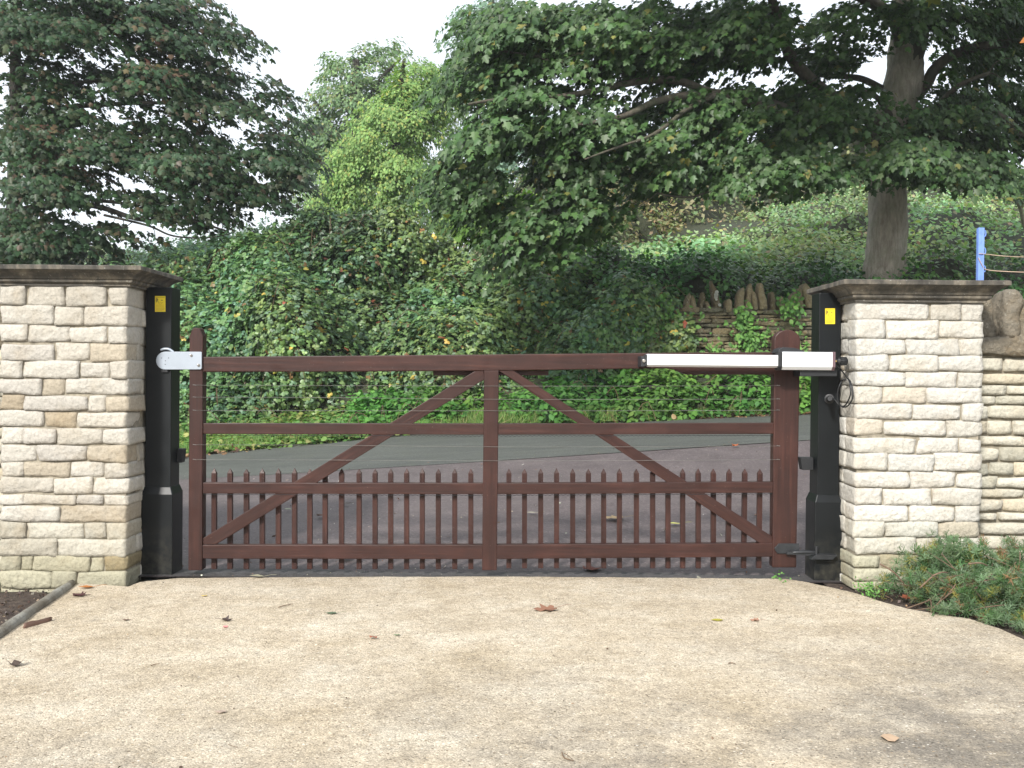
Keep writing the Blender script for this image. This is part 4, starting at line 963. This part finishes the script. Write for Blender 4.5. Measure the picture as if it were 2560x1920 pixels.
blobsR = [(1250, 90, 130, 110, 15.2, 1.6), (1215, 250, 120, 130, 14.6, 1.5), (1180, 400, 115, 100, 14.4, 1.2), (1200, 520, 95, 70, 14.3, 1.0), (1310, 610, 115, 75, 14.4, 1.0), (1270, 680, 80, 40, 14.5, .8),
 (1450, 110, 170, 130, 15.4, 2.0), (1430, 340, 170, 130, 14.9, 1.6), (1440, 500, 120, 80, 14.9, 1.2), (1500, 560, 70, 40, 15, .8), (1660, 100, 170, 120, 16.2, 2.2), (1640, 330, 160, 110, 15.6, 1.8), (1660, 420, 150, 70, 15.4, 1.5),
 (1840, 80, 160, 90, 17, 2.5), (1830, 290, 150, 110, 16.4, 2.0), (1850, 410, 160, 60, 16, 1.8), (2000, 420, 150, 50, 16.4, 1.6), (2000, 300, 110, 90, 16.8, 1.6), (2150, 420, 80, 40, 16.2, 1.0), (2310, 400, 110, 60, 16.5, 1.3),
 (2440, 400, 120, 70, 17, 1.6), (2480, 280, 110, 90, 18, 1.8), (2440, 150, 100, 60, 19, 1.6), (2520, 60, 110, 80, 18.5, 1.8), (2340, 20, 150, 45, 18, 2), (2120, 30, 120, 45, 17.5, 1.8), (2060, 170, 90, 40, 18, 1.6), (2620, 300, 120, 150, 18, 2),
 (2085, 110, 85, 60, 17.6, 1.2), (2090, 255, 85, 60, 17.4, 1.0), (2100, 340, 45, 30, 17.2, .6), (2330, 305, 70, 55, 17.2, 1.0), (2410, 235, 70, 45, 18, 1.0), (2285, 405, 70, 26, 17.0, .6), (2540, 180, 70, 70, 18, 1.2), (2290, 60, 70, 30, 17.5, 1)]
bark = tree('sycamore_tree', 'large spreading sycamore with thick pale trunk and dark crown on the right behind the wall', tuple(P(2212, 730, 18.5)), limbs, blobsR, 900, 84, .50, T_MAPLE, .102, SY, [30, 28, 20, 18, 2.0], M['leafA'], M['bark'], droop=.55, origin=(2200, 200, 18.5), twig=.85, flat=.16, limbm=M['limb'])
# upper crown above the photo (casts the shade below)
C = sample_blobs([(1600, -260, 250, 120, 15, 2), (2000, -260, 350, 150, 14.5, 2.5), (2450, -250, 300, 150, 15, 2.5), (2000, -420, 450, 200, 18, 3), (2500, -300, 300, 200, 19, 3)], 340)
idx = np.repeat(np.arange(340), 30); m = len(idx); p = C[idx] + rng.normal(size=(m, 3)) * [.45, .45, .14]
leaves('upper_crown', T_MAPLE, p, np.array([0, 0, 1]) + rng.normal(size=(m, 3)) * .4, rng.uniform(.18, .3, m), palette(m, SY, [1, 1, 1, 1, .1]), M['leafA'], bark).name = 'crown'

limbsL = [([(30, 760, 14.6, .20), (36, 520, 14.6, .17), (38, 260, 14.6, .13), (40, 120, 14.6, .11), (50, -100, 14.6, .08)], 12, .08),
 (path(C1, [(80, 560), (150, 380), (230, 270), (330, 210), (600, 150), (760, 90), (980, 20)], 14.5, 13.2, .06, .015), 7, .05),
 (path(C1, [(80, 900), (200, 1050), (400, 1130), (650, 1165), (800, 1180)], 14.4, 13.0, .05, .012), 7, .05),
 (path(C1, [(-100, 1230), (100, 1215), (280, 1180), (450, 1175), (600, 1200), (780, 1260), (950, 1275), (1100, 1272), (1300, 1330)], 14.2, 12.8, .06, .012), 7, .05),
 (path(C1, [(80, 700), (220, 560), (450, 480), (650, 460), (900, 480)], 14.4, 13.6, .045, .012), 6, .05),
 (path(C1, [(60, 800), (300, 640), (650, 600), (1000, 600), (1300, 680)], 14.4, 13.0, .05, .010), 6, .05),
 (path(C1, [(600, 1240), (850, 1300), (1000, 1360), (1200, 1370), (1350, 1340)], 13.2, 12.8, .018, .006), 5, .05),
 (path(C1, [(700, 1660), (860, 1570), (1000, 1520), (1150, 1490)], 13.2, 13.2, .012, .006), 5, .05),
 (path(C1, [(-60, 1400), (150, 1330), (350, 1380), (600, 1420)], 14.0, 13.2, .03, .008), 5, .05)]
blobsL = [(80, -90, 150, 70, 14.3, 1.6), (300, -90, 160, 60, 14, 1.4), (60, 60, 130, 90, 14.2, 1.6), (260, 40, 150, 80, 14, 1.6), (450, 60, 130, 90, 13.8, 1.4), (570, 100, 75, 75, 13.6, .9), (590, 30, 40, 30, 13.6, .5), (150, 200, 150, 60, 14.2, 1.4), (360, 190, 160, 80, 13.8, 1.3), (520, 240, 140, 80, 13.6, 1.2), (660, 240, 80, 60, 13.5, .8), (720, 330, 80, 55, 13.4, .8),
 (70, 350, 120, 70, 13.8, 1.3), (240, 370, 160, 60, 13.6, 1.2), (450, 400, 190, 65, 13.3, 1.3), (640, 400, 130, 60, 13.2, 1.0), (750, 460, 70, 50, 13.2, .6), (120, 450, 160, 55, 13.4, 1.2), (640, 475, 140, 45, 13.1, 1), (720, 485, 50, 22, 13.1, .6), (420, 500, 150, 40, 13.3, 1),
 (60, 570, 170, 60, 13.6, 1.2), (240, 590, 150, 32, 13.5, 1.0), (440, 550, 110, 28, 13.2, .8), (580, 530, 70, 22, 13.1, .8), (60, 650, 200, 40, 14, 1.2), (240, 640, 80, 12, 14, .8), (180, 290, 130, 30, 13.8, 1), (420, 315, 110, 35, 13.5, 1), (560, 335, 90, 32, 13.4, .9)]
K_ = 1.46
limbsL = [([(a, b, d * K_, r * K_) for a, b, d, r in pt], sd_, wb) for pt, sd_, wb in limbsL]; limbsL[0] = ([(a, b, d, r * .62) for a, b, d, r in limbsL[0][0]], 12, .08); blobsL = [(a, b, c, d, e * K_, f * K_) for a, b, c, d, e, f in blobsL]
tree('maple_tree', 'dark leafy maple with bronze-tinged leaves overhanging the left stone pillar', tuple(P(30, 720, 21)), limbsL, blobsL, 700, 76, .60, T_MAPLE, .108, [(.034, .072, .034), (.045, .090, .038), (.062, .082, .042), (.10, .075, .045)], [32, 30, 20, 5], M['leafA'], M['bark2'], droop=.4, origin=(0, 300, 21), twig=.9, flat=.13, patchcol=([(.12, .085, .05), (.14, .11, .055), (.10, .05, .035), (.09, .12, .07)], 1.15, 1.2))
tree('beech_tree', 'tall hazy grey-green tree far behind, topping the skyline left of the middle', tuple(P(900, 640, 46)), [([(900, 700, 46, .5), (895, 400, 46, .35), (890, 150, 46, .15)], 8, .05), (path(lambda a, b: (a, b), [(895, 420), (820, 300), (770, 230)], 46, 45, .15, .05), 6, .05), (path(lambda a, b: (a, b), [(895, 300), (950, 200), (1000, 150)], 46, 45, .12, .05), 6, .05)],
     [(880, 190, 110, 70, 46, 2), (960, 135, 75, 38, 46, 1.5), (1010, 210, 90, 80, 46, 2), (830, 260, 75, 65, 45, 1.6), (800, 370, 80, 90, 45, 1.8), (900, 340, 120, 120, 46, 2), (780, 460, 75, 80, 45, 1.6), (790, 560, 70, 60, 45, 1.5), (900, 480, 130, 110, 46, 2), (760, 330, 50, 50, 45, 1.4), (1040, 300, 90, 100, 46, 2), (740, 420, 60, 80, 45, 1.4)],
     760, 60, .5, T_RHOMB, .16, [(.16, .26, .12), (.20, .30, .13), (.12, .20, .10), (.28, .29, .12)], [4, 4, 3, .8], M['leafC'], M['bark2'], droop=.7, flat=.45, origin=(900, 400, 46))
tree('field_maple', 'bright yellow-green tree behind the bramble bank in the middle of the photo', tuple(P(960, 620, 31)), [([(990, 660, 31, .25), (985, 450, 31, .18), (1000, 250, 31, .1), (1010, 150, 31, .05)], 8, .05), (path(lambda a, b: (a, b), [(985, 480), (920, 400), (880, 330)], 31, 30, .09, .03), 6, .05)],
     [(1050, 200, 75, 70, 31, 1.2), (1000, 240, 60, 60, 31, 1), (960, 290, 75, 60, 30.6, 1.2), (910, 330, 55, 55, 30.4, 1), (1040, 330, 80, 90, 31, 1.3), (900, 420, 70, 70, 30.2, 1.1), (980, 420, 90, 80, 30.5, 1.2), (860, 480, 60, 55, 30, 1), (880, 550, 75, 45, 30, 1), (980, 530, 90, 70, 30.5, 1.2), (1080, 470, 80, 100, 31, 1.2), (850, 430, 45, 60, 30, 1), (820, 530, 55, 60, 30, 1), (1120, 560, 60, 50, 30, 1), (1150, 640, 60, 40, 29, 1), (880, 370, 45, 50, 30, .9), (1100, 260, 60, 90, 31, 1.2)],
     800, 60, .34, T_RHOMB, .105, [(.22, .35, .11), (.28, .40, .13), (.17, .29, .10), (.38, .40, .12)], [4, 4, 3, .9], M['leafC'], M['bark2'], droop=.7, flat=.5, origin=(1000, 400, 31))
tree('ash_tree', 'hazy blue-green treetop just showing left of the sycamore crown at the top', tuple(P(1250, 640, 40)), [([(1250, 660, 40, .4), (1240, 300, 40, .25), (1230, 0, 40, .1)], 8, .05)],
     [(1180, 70, 70, 60, 40, 1.6), (1230, 10, 80, 50, 40, 1.6), (1130, 110, 40, 35, 40, 1), (1180, 200, 80, 80, 40, 1.6), (1280, 150, 110, 110, 40, 1.8), (1300, 350, 150, 120, 40, 2)],
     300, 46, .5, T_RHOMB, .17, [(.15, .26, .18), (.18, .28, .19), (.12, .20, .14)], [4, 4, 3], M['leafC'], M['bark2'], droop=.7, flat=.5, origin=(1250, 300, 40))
# lime foliage showing through under the sycamore
tree('hazel_tree', 'lime-green young tree half hidden below the sycamore crown behind the brambles', tuple(P(1380, 700, 20)), [([(1380, 740, 20, .08), (1370, 600, 20, .05), (1350, 480, 20, .03)], 6, .05), ([(1380, 740, 20, .06), (1420, 620, 20, .04), (1440, 530, 20, .02)], 6, .05)],
     [(1330, 520, 110, 60, 20.5, .8), (1230, 540, 90, 60, 20.5, .8), (1420, 560, 80, 60, 20.5, .8), (1160, 560, 60, 50, 20.3, .6), (1350, 620, 90, 50, 20, .6)],
     120, 36, .36, T_OVAL, .13, [(.13, .24, .05), (.10, .19, .045), (.18, .27, .06)], [4, 4, 2], M['leafC'], M['bark2'], droop=.5, origin=(1350, 650, 20))
# slim bare-stemmed sapling on the right slope
tree('sapling', 'slim pale-stemmed sapling with few leaves on the slope right of the sycamore trunk', tuple(P(2575, 600, 21)), [([(2585, 640, 21, .055), (2560, 560, 21, .045), (2545, 510, 21, .035), (2500, 470, 21, .022), (2440, 450, 21, .01)], 6, .04), ([(2560, 560, 21, .03), (2540, 480, 21, .02), (2530, 420, 21, .012)], 6, .04), ([(2545, 510, 21, .025), (2600, 440, 21, .015)], 5, .04)],
     [(2520, 440, 50, 25, 21, .5), (2590, 470, 40, 60, 21, .5)], 22, 16, .3, T_OVAL, .1, [(.13, .18, .05), (.12, .12, .05)], [3, 1], M['leafC'], m_simple('pale_stem_bark', (.20, .20, .12), .85, 0, .3, 20), droop=.5, origin=(2560, 560, 21))
# near branch tips reaching in at the right edge
tree('cherry_tree', 'nearer tree with bright green and orange leaf tips at the right photo edge', tuple(P(2760, 1300, 7.4)), [([(2770, 1300, 7.6, .07), (2750, 700, 7.6, .05), (2720, 300, 7.6, .03), (2700, 0, 7.6, .015)], 8, .05), ([(2720, 300, 7.6, .008), (2640, 210, 7.5, .004), (2585, 190, 7.4, .002)], 5, .03), ([(2735, 400, 7.6, .008), (2640, 290, 7.5, .004), (2585, 270, 7.4, .002)], 5, .03), ([(2745, 560, 7.6, .008), (2650, 500, 7.5, .004), (2590, 480, 7.4, .002)], 5, .03)],
     [(2600, 190, 26, 26, 7.4, .15), (2612, 60, 30, 30, 7.4, .2), (2605, 275, 24, 26, 7.4, .12), (2640, 480, 50, 40, 7.5, .2), (2700, 150, 60, 120, 7.6, .4), (2720, 350, 60, 80, 7.6, .4)], 26, 9, .10, T_OVAL, .085, [(.16, .30, .06), (.12, .24, .05), (.30, .12, .03)], [4, 4, 1.3], M['leafC'], M['bark2'], droop=.5, origin=(2740, 300, 7.6))

# ---------------------------------------------------------------- grey-green shrub by the right pillar
shrub = empty('artemisia_shrub', tuple(PZ(2380, 1560)), 'grey-green feathery shrub with brown stems growing at the foot of the right pillar', 'shrub')
sb = [(2300, 1410, 70, 50, 5.95, .16), (2370, 1390, 70, 50, 5.95, .18), (2440, 1400, 90, 50, 5.95, .2), (2530, 1410, 80, 55, 5.95, .22), (2240, 1455, 55, 35, 5.95, .10), (2350, 1470, 90, 60, 5.75, .16), (2450, 1480, 90, 70, 5.65, .2), (2540, 1490, 70, 80, 5.5, .2), (2190, 1470, 30, 20, 5.98, .06), (2400, 1530, 70, 30, 5.5, .1), (2500, 1560, 60, 35, 5.35, .1), (2560, 1585, 40, 30, 5.2, .1), (2640, 1480, 80, 90, 5.5, .3), (2330, 1340, 14, 10, 6.05, .06), (2530, 1360, 30, 12, 6.05, .08), (2385, 1345, 30, 12, 6.0, .06)]
ns = 1150; C = sample_blobs(sb, ns); C[:, 2] = np.maximum(C[:, 2], .03)
cen = np.array(P(2430, 1560, 5.9))
spr = []; 
k = 13; idx = np.repeat(np.arange(ns), k); m = len(idx)
axis = unit((C - cen) * [1, 1, 1.2] + np.array([0, -.15, .35]) + rng.normal(size=(ns, 3)) * .25)[idx]
d = unit(axis * .55 + rng.normal(size=(m, 3)) * .75)
ssz = rng.uniform(.024, .046, ns)[idx] * rng.uniform(.8, 1.2, m)
c0 = palette(ns, [(.14, .21, .115), (.20, .28, .17), (.08, .155, .06), (.28, .26, .07), (.28, .15, .08)], [30, 20, 32, 9, 3])[idx] * rng.uniform(.85, 1.15, (m, 1))
P1 = C[idx]; tips = P1 + d * ssz[:, None]
A_ = [P1]; Dr = [d]; Sz = [ssz]; Cc = [c0]
for q_ in range(3):
    dd = unit(d + rng.normal(size=(m, 3)) * .55); A_.append(P1 + d * ssz[:, None] * rng.uniform(.5, .95, (m, 1))); Dr.append(dd); Sz.append(ssz * .5); Cc.append(c0)
A_ = np.concatenate(A_); Dr = np.concatenate(Dr); Sz = np.concatenate(Sz); Cc = np.concatenate(Cc)
T_N = (np.array([(-.045, 0, 0), (.045, 0, 0), (.05, .8, 0), (0, 1, 0), (-.05, .8, 0)]), [(0, 1, 2, 3, 4)])
wf = np.where(Sz[:, None] > 0, 1, 1)
leaves('foliage', T_N, A_, rng.normal(size=(len(A_), 3)) + [0, -.6, .6], Sz * 1.0, Cc, M['leafC'], shrub, Dr, curl=False)
st = MB()
for i in range(80):
    a = Vector((rng.uniform(2.15, 3.1), rng.uniform(5.55, 5.95), -.01)); b = Vector(C[rng.integers(ns)])
    if (b - a).length > .6: continue
    mid = a.lerp(b, .5) + Vector((rng.uniform(-.06, .06), rng.uniform(-.08, .02), rng.uniform(-.02, .05)))
    tube(st, [a, mid, b], [.004, .003, .0015], 5, 4)
for (x_, y_, dx_, dy_) in [(2200, 1410, 60, 50), (2300, 1470, 40, -35), (2360, 1500, 30, -40), (2430, 1480, 50, -45), (2500, 1455, 40, -50), (2330, 1440, 40, -8), (2420, 1410, 50, 5), (2540, 1440, 10, -60)]:
    a = P(x_, y_, 5.6); b = P(x_ + dx_, y_ + dy_, 5.62); tube(st, [a, a.lerp(b, .5) + Vector((0, -.02, .015)), b], [.005, .0045, .003], 6, 4)
st.build('stems', m_simple('shrub_stem', (.13, .085, .055), .8, 0, .4, 40), shrub, smooth=True)
ivy([(2168, 1468, .02), (2175, 1478, .02)], 60, 0, 5.98, 'small bright green weed at the foot of the right pillar', 'weed', .014, [(.12, .28, .06), (.15, .33, .08)])
ivy([(1947, 1447, .018)], 50, 0, 6.42, 'tiny bright green weed at the tarmac edge by the right gate post', 'weed', .016, [(.12, .28, .06), (.15, .33, .08)])

# ---------------------------------------------------------------- air
hz = MB(); hz.box(-45, 55, -10, 60, -2, 24); hm = bpy.data.materials.new('haze'); hm.use_nodes = True; hn = hm.node_tree
hn.nodes.remove(hn.nodes['Principled BSDF']); pv = hn.nodes.new('ShaderNodeVolumePrincipled'); pv.inputs['Color'].default_value = (.93, .96, 1, 1); pv.inputs['Density'].default_value = HAZE
hn.links.new(pv.outputs[0], hn.nodes['Material Output'].inputs['Volume'])
if HAZE: tag(hz.build('haze', hm), kind='stuff')
# ---------------------------------------------------------------- fallen leaves and twigs
def fallen(name, px, py, size, tpl, col, label, rot=0., curl=.5, z=.016, g=None, stem=True, on=None):
    loc = PZ(px, py, .012) if on is None else PG(px, py) + Vector((0, 0, .02))
    tv, tf = tpl; mb = MB(); vs = []
    for (x, y, zz) in tv:
        x *= size; yy = (y - .45) * size; h = curl * size * (.9 * (abs(x) / size) ** 1.5 + .5 * (yy / size) ** 2 + .12 * math.sin(x * 70 + y * 9)) + .003
        a = rot; vs.append((x * math.cos(a) - yy * math.sin(a), x * math.sin(a) + yy * math.cos(a), h))
    mb.add(vs, tf, col)
    if stem:
        b0 = Vector(vs[0]); d_ = Vector((math.sin(rot), -math.cos(rot), .25)) * size * .45
        tube(mb, [b0, b0 + d_ + Vector((size * .05, 0, 0)), b0 + d_ * 1.8 + Vector((0, 0, -size * .1))], [.0012, .001, .001], 4, 2, c=np.array(col) * .8)
    o = mb.build(name, M['dead']); o.location = loc; tag(o, label, 'leaf', g or 'fallen leaves on the ground')
    md = o.modifiers.new('t', 'SOLIDIFY'); md.thickness = .0008; return o
D1 = crop(1.728, 0, 1400); D2 = crop(1.728, 1280, 1400)
BR = (.16, .085, .055)
fallen('fallen_leaf', *D1(375, 122), .085, T_OVAL, (.42, .15, .035), 'orange fallen leaf beside the end of the edging log', 1.8, .5)
fallen('fallen_leaf', *D1(335, 156), .075, T_MAPLE, (.06, .022, .022), 'dark maroon fallen leaf just in front of the orange one by the log', 1.2, .6)
fallen('fallen_leaf', *D1(66, 455), .07, T_MAPLE, (.06, .04, .03), 'crumpled blackish leaf near the left edge of the driveway', .6, .9)
fallen('fallen_leaf', *D1(883, 158), .035, T_OVAL, (.45, .33, .08), 'small yellow leaf on the driveway in front of the latch post', 1.5, .6, stem=False)
fallen('fallen_leaf', *D1(985, 264), .05, T_MAPLE, (.07, .05, .045), 'dark curled leaf with a long stem behind the pink petal', -1.5, .9)
fallen('fallen_petal', *D1(973, 292), .028, T_ROUND, (.62, .22, .22), 'small pink petal lying on the driveway', 1.0, .5, stem=False)
fallen('fallen_leaf', *D1(1433, 233), .062, T_OVAL, (.10, .14, .08), 'grey-green oval leaf on the driveway left of the gate middle', 1.55, .35)
fallen('fallen_leaf', *D1(1612, 342), .05, T_OVAL, (.26, .10, .06), 'curled reddish leaf on the driveway below the grey-green leaf', .9, 1.1, stem=False)
fallen('fallen_leaf', *D1(1715, 328), .034, T_OVAL, (.14, .18, .10), 'tiny greenish leaf right of the curled reddish leaf', 1.4, .7, stem=False)
fallen('fallen_leaf', *D1(955, 660), .045, T_OVAL, (.36, .28, .22), 'narrow pale leaf in the left foreground of the driveway', 1.6, .4, stem=False)
fallen('fallen_leaf', *D1(545, 262), .036, T_OVAL, (.10, .06, .04), 'narrow dark brown leaf on the driveway in front of the left post', 1.6, .7)
fallen('fallen_leaf', *D1(1113, 76), .09, T_OVAL, (.34, .32, .22), 'pale olive leaf on the tarmac edge under the left half of the gate', 1.6, .6)
fallen('fallen_leaf', *D2(136, 218), .125, T_MAPLE, (.24, .12, .075), 'large brown maple leaf on the driveway in front of the gate middle', 1.9, .38)
fallen('fallen_leaf', *D2(888, 262), .065, T_OVAL, (.38, .34, .05), 'yellow-green leaf on the driveway in front of the right half of the gate', 1.6, .25, stem=False)
fallen('fallen_leaf', *D2(1045, 264), .045, T_MAPLE, (.32, .18, .12), 'small pinkish brown leaf right of the yellow-green leaf', 1.4, .6)
fallen('fallen_leaf', *D2(357, 42), .13, T_MAPLE, (.17, .06, .04), 'red-brown maple leaf with red stem under the right half of the gate', -1.2, .35)
fallen('fallen_leaf', *D2(1630, 778), .065, T_ROUND, (.42, .30, .20), 'pale brown leaf in the right foreground of the driveway', .3, .5, stem=False)
fallen('fallen_leaf', *D2(1712, 168), .11, T_MAPLE, (.24, .07, .035), 'russet maple leaf caught under the grey-green shrub', .3, .5)
fallen('fallen_leaf', 1836, 1120, .07, T_MAPLE, (.55, .13, .02), 'bright orange leaf on the lane behind the gate', .4, .8, on=1)
fallen('fallen_leaf', 1687, 1317, .10, T_OVAL, (.45, .45, .12), 'pale yellow-green leaf on the brown tarmac behind the right brace', 1.6, .3, on=1)
fallen('fallen_leaf', 1529, 1303, .16, T_MAPLE, (.38, .28, .16), 'tan leaf on the brown tarmac behind the pickets right of the middle', 1.5, .3, on=1)
fallen('fallen_leaf', 863, 1266, .06, T_OVAL, (.16, .12, .07), 'brown leaf on the tarmac behind the left brace', 1.5, .6, on=1)
fallen('fallen_leaf', 799, 1296, .07, T_MAPLE, (.12, .06, .04), 'dark brown leaf on the tarmac between the left-hand pickets', 1.0, .6, on=1)
fallen('fallen_leaf', 720, 1280, .06, T_OVAL, (.40, .46, .30), 'pale green leaf on the tarmac below the left brace', 1.3, .4, on=1)
fallen('fallen_leaf', 1330, 1289, .08, T_OVAL, (.45, .42, .32), 'cream leaf on the tarmac just right of the middle stile', 1.6, .3, on=1)
fallen('fallen_leaf', 858, 1402, .12, T_MAPLE, (.09, .055, .035), 'dark crumpled leaf on the tarmac under the left half of the gate', 1.4, .6, on=1)
fallen('fallen_leaf', 1470, 1228, .04, T_OVAL, (.10, .35, .08), 'small bright green leaf on the tarmac behind the right-hand pickets', 1.4, .4, on=1, stem=False)
# rolled dead leaf beside the log
rb = MB(); a = PZ(62, 1566, .02); b = PZ(128, 1548, .02)
for q_ in range(2): pass
vs = []; fs = []; nl = 10; na = 11
for i in range(nl):
    t = i / (nl - 1); c_ = a.lerp(b, t); r_ = .016 * (1 - .35 * t) * (1 + .1 * math.sin(t * 9))
    for k_ in range(na):
        an = -2.6 + 5.4 * k_ / (na - 1); rr_ = r_ * (1 + .25 * (k_ / na)); vs.append((c_.x + .004 * math.sin(k_ * 3), c_.y + rr_ * math.sin(an), c_.z + rr_ * math.cos(an)))
for i in range(nl - 1):
    for k_ in range(na - 1): fs.append((i * na + k_, i * na + k_ + 1, (i + 1) * na + k_ + 1, (i + 1) * na + k_))
rb.add(vs, fs, (.20, .12, .09)); o = rb.build('fallen_leaf', M['dead'], smooth=True); tag(o, 'large rolled-up brown leaf lying against the edging log', 'leaf', 'fallen leaves on the ground')
md = o.modifiers.new('t', 'SOLIDIFY'); md.thickness = .0012
def twig(pts_, r, label):
    tb = MB(); tube(tb, [PZ(x_, y_, .018) for x_, y_ in pts_], [r] * (len(pts_) - 1) + [r * .6], 5, 4); tag(tb.build('twig', M['twig']), label, 'twig', 'twigs on the driveway')
twig([D1(1202, 204), D1(1230, 196), D1(1266, 190)], .0022, 'straight brown twig on the driveway left of the grey-green leaf')
twig([D2(215, 830), D2(222, 850), D2(235, 858), D2(268, 868)], .0022, 'bent dark leaf stalk at the bottom of the photo below the large maple leaf')
twig([D2(225, 835), D2(238, 842), D2(262, 862)], .0012, 'thin curved stalk beside the bent dark one at the bottom of the photo')
twig([D1(652, 456), D1(672, 450), D1(690, 446)], .002, 'short dark twig in the left part of the driveway')
twig([D2(935, 446), D2(950, 444), D2(966, 449)], .0022, 'short dark twig in the right part of the driveway')
twig([D1(985, 795), D1(1008, 804), D1(1027, 810)], .001, 'thin stalk near the bottom left of the driveway')
# grit
n = 2600; gx = rng.uniform(-2.2, 3.2, n); gy = rng.uniform(3.2, 6.38, n)
dk = np.sum((gx[:, None] > 1.7) & (gy[:, None] > 5.9), 1) > 0
gp = np.stack([gx, gy, np.full(n, .0135)], 1)[~dk]; n = len(gp)
tag(leaves('grit', T_ROUND, gp, np.array([0, 0, 1]) + rng.normal(size=(n, 3)) * .6, rng.choice([.003, .004, .006, .011], n, p=[.4, .35, .2, .05]), palette(n, [(.08, .05, .03), (.25, .16, .09), (.62, .56, .46), (.12, .10, .08)], [4, 3, 1.5, 2]), M['dead']), 'loose grit and tiny plant debris scattered over the driveway', 'grit', kind='stuff')
n = 900; gx = rng.uniform(-4.2, 5.0, n); gy = 6.45 + rng.uniform(0, 1, n) ** 1.5 * 5; gp = np.stack([gx, gy, ground_z(gx, gy) + .006], 1)
tag(leaves('apron_grit', T_ROUND, gp, np.array([0, 0, 1]) + rng.normal(size=(n, 3)) * .6, rng.choice([.005, .008, .012, .03], n, p=[.4, .35, .2, .05]), palette(n, [(.40, .36, .30), (.25, .14, .08), (.60, .56, .50), (.05, .04, .03)], [4, 3, 2, 2]), M['dead']), 'small stones and leaf crumbs scattered over the tarmac behind the gate', 'grit', kind='stuff')
# bark mulch left, soil crumbs right
n = 4200; mx_ = np.concatenate([rng.uniform(-4.2, -2.5, 2600), rng.uniform(1.95, 4.2, 1600)]); my = np.concatenate([rng.uniform(4.2, 6.2, 2600), rng.uniform(4.9, 6.2, 1600)])
side_ok = np.where(mx_ < 0, True, my > np.interp(mx_, [1.95, 2.3, 2.9, 3.2], [6.1, 5.75, 5.3, 5.0]))
mz = np.where(mx_ < 0, -.045, .0); gp = np.stack([mx_, my, mz + rng.uniform(0, .012, n)], 1)[side_ok]; n = len(gp)
tag(leaves('bark_mulch', T_RHOMB, gp, np.array([0, 0, 1]) + rng.normal(size=(n, 3)) * .8, rng.uniform(.008, .030, n), palette(n, [(.06, .04, .03), (.12, .08, .06), (.30, .23, .15), (.03, .022, .02), (.18, .15, .13)], [4, 3, 1.2, 4, 1.5]), M['dead']), 'dark bark mulch and crumbs covering the planting beds', 'mulch', kind='stuff')
print('part 2 done')
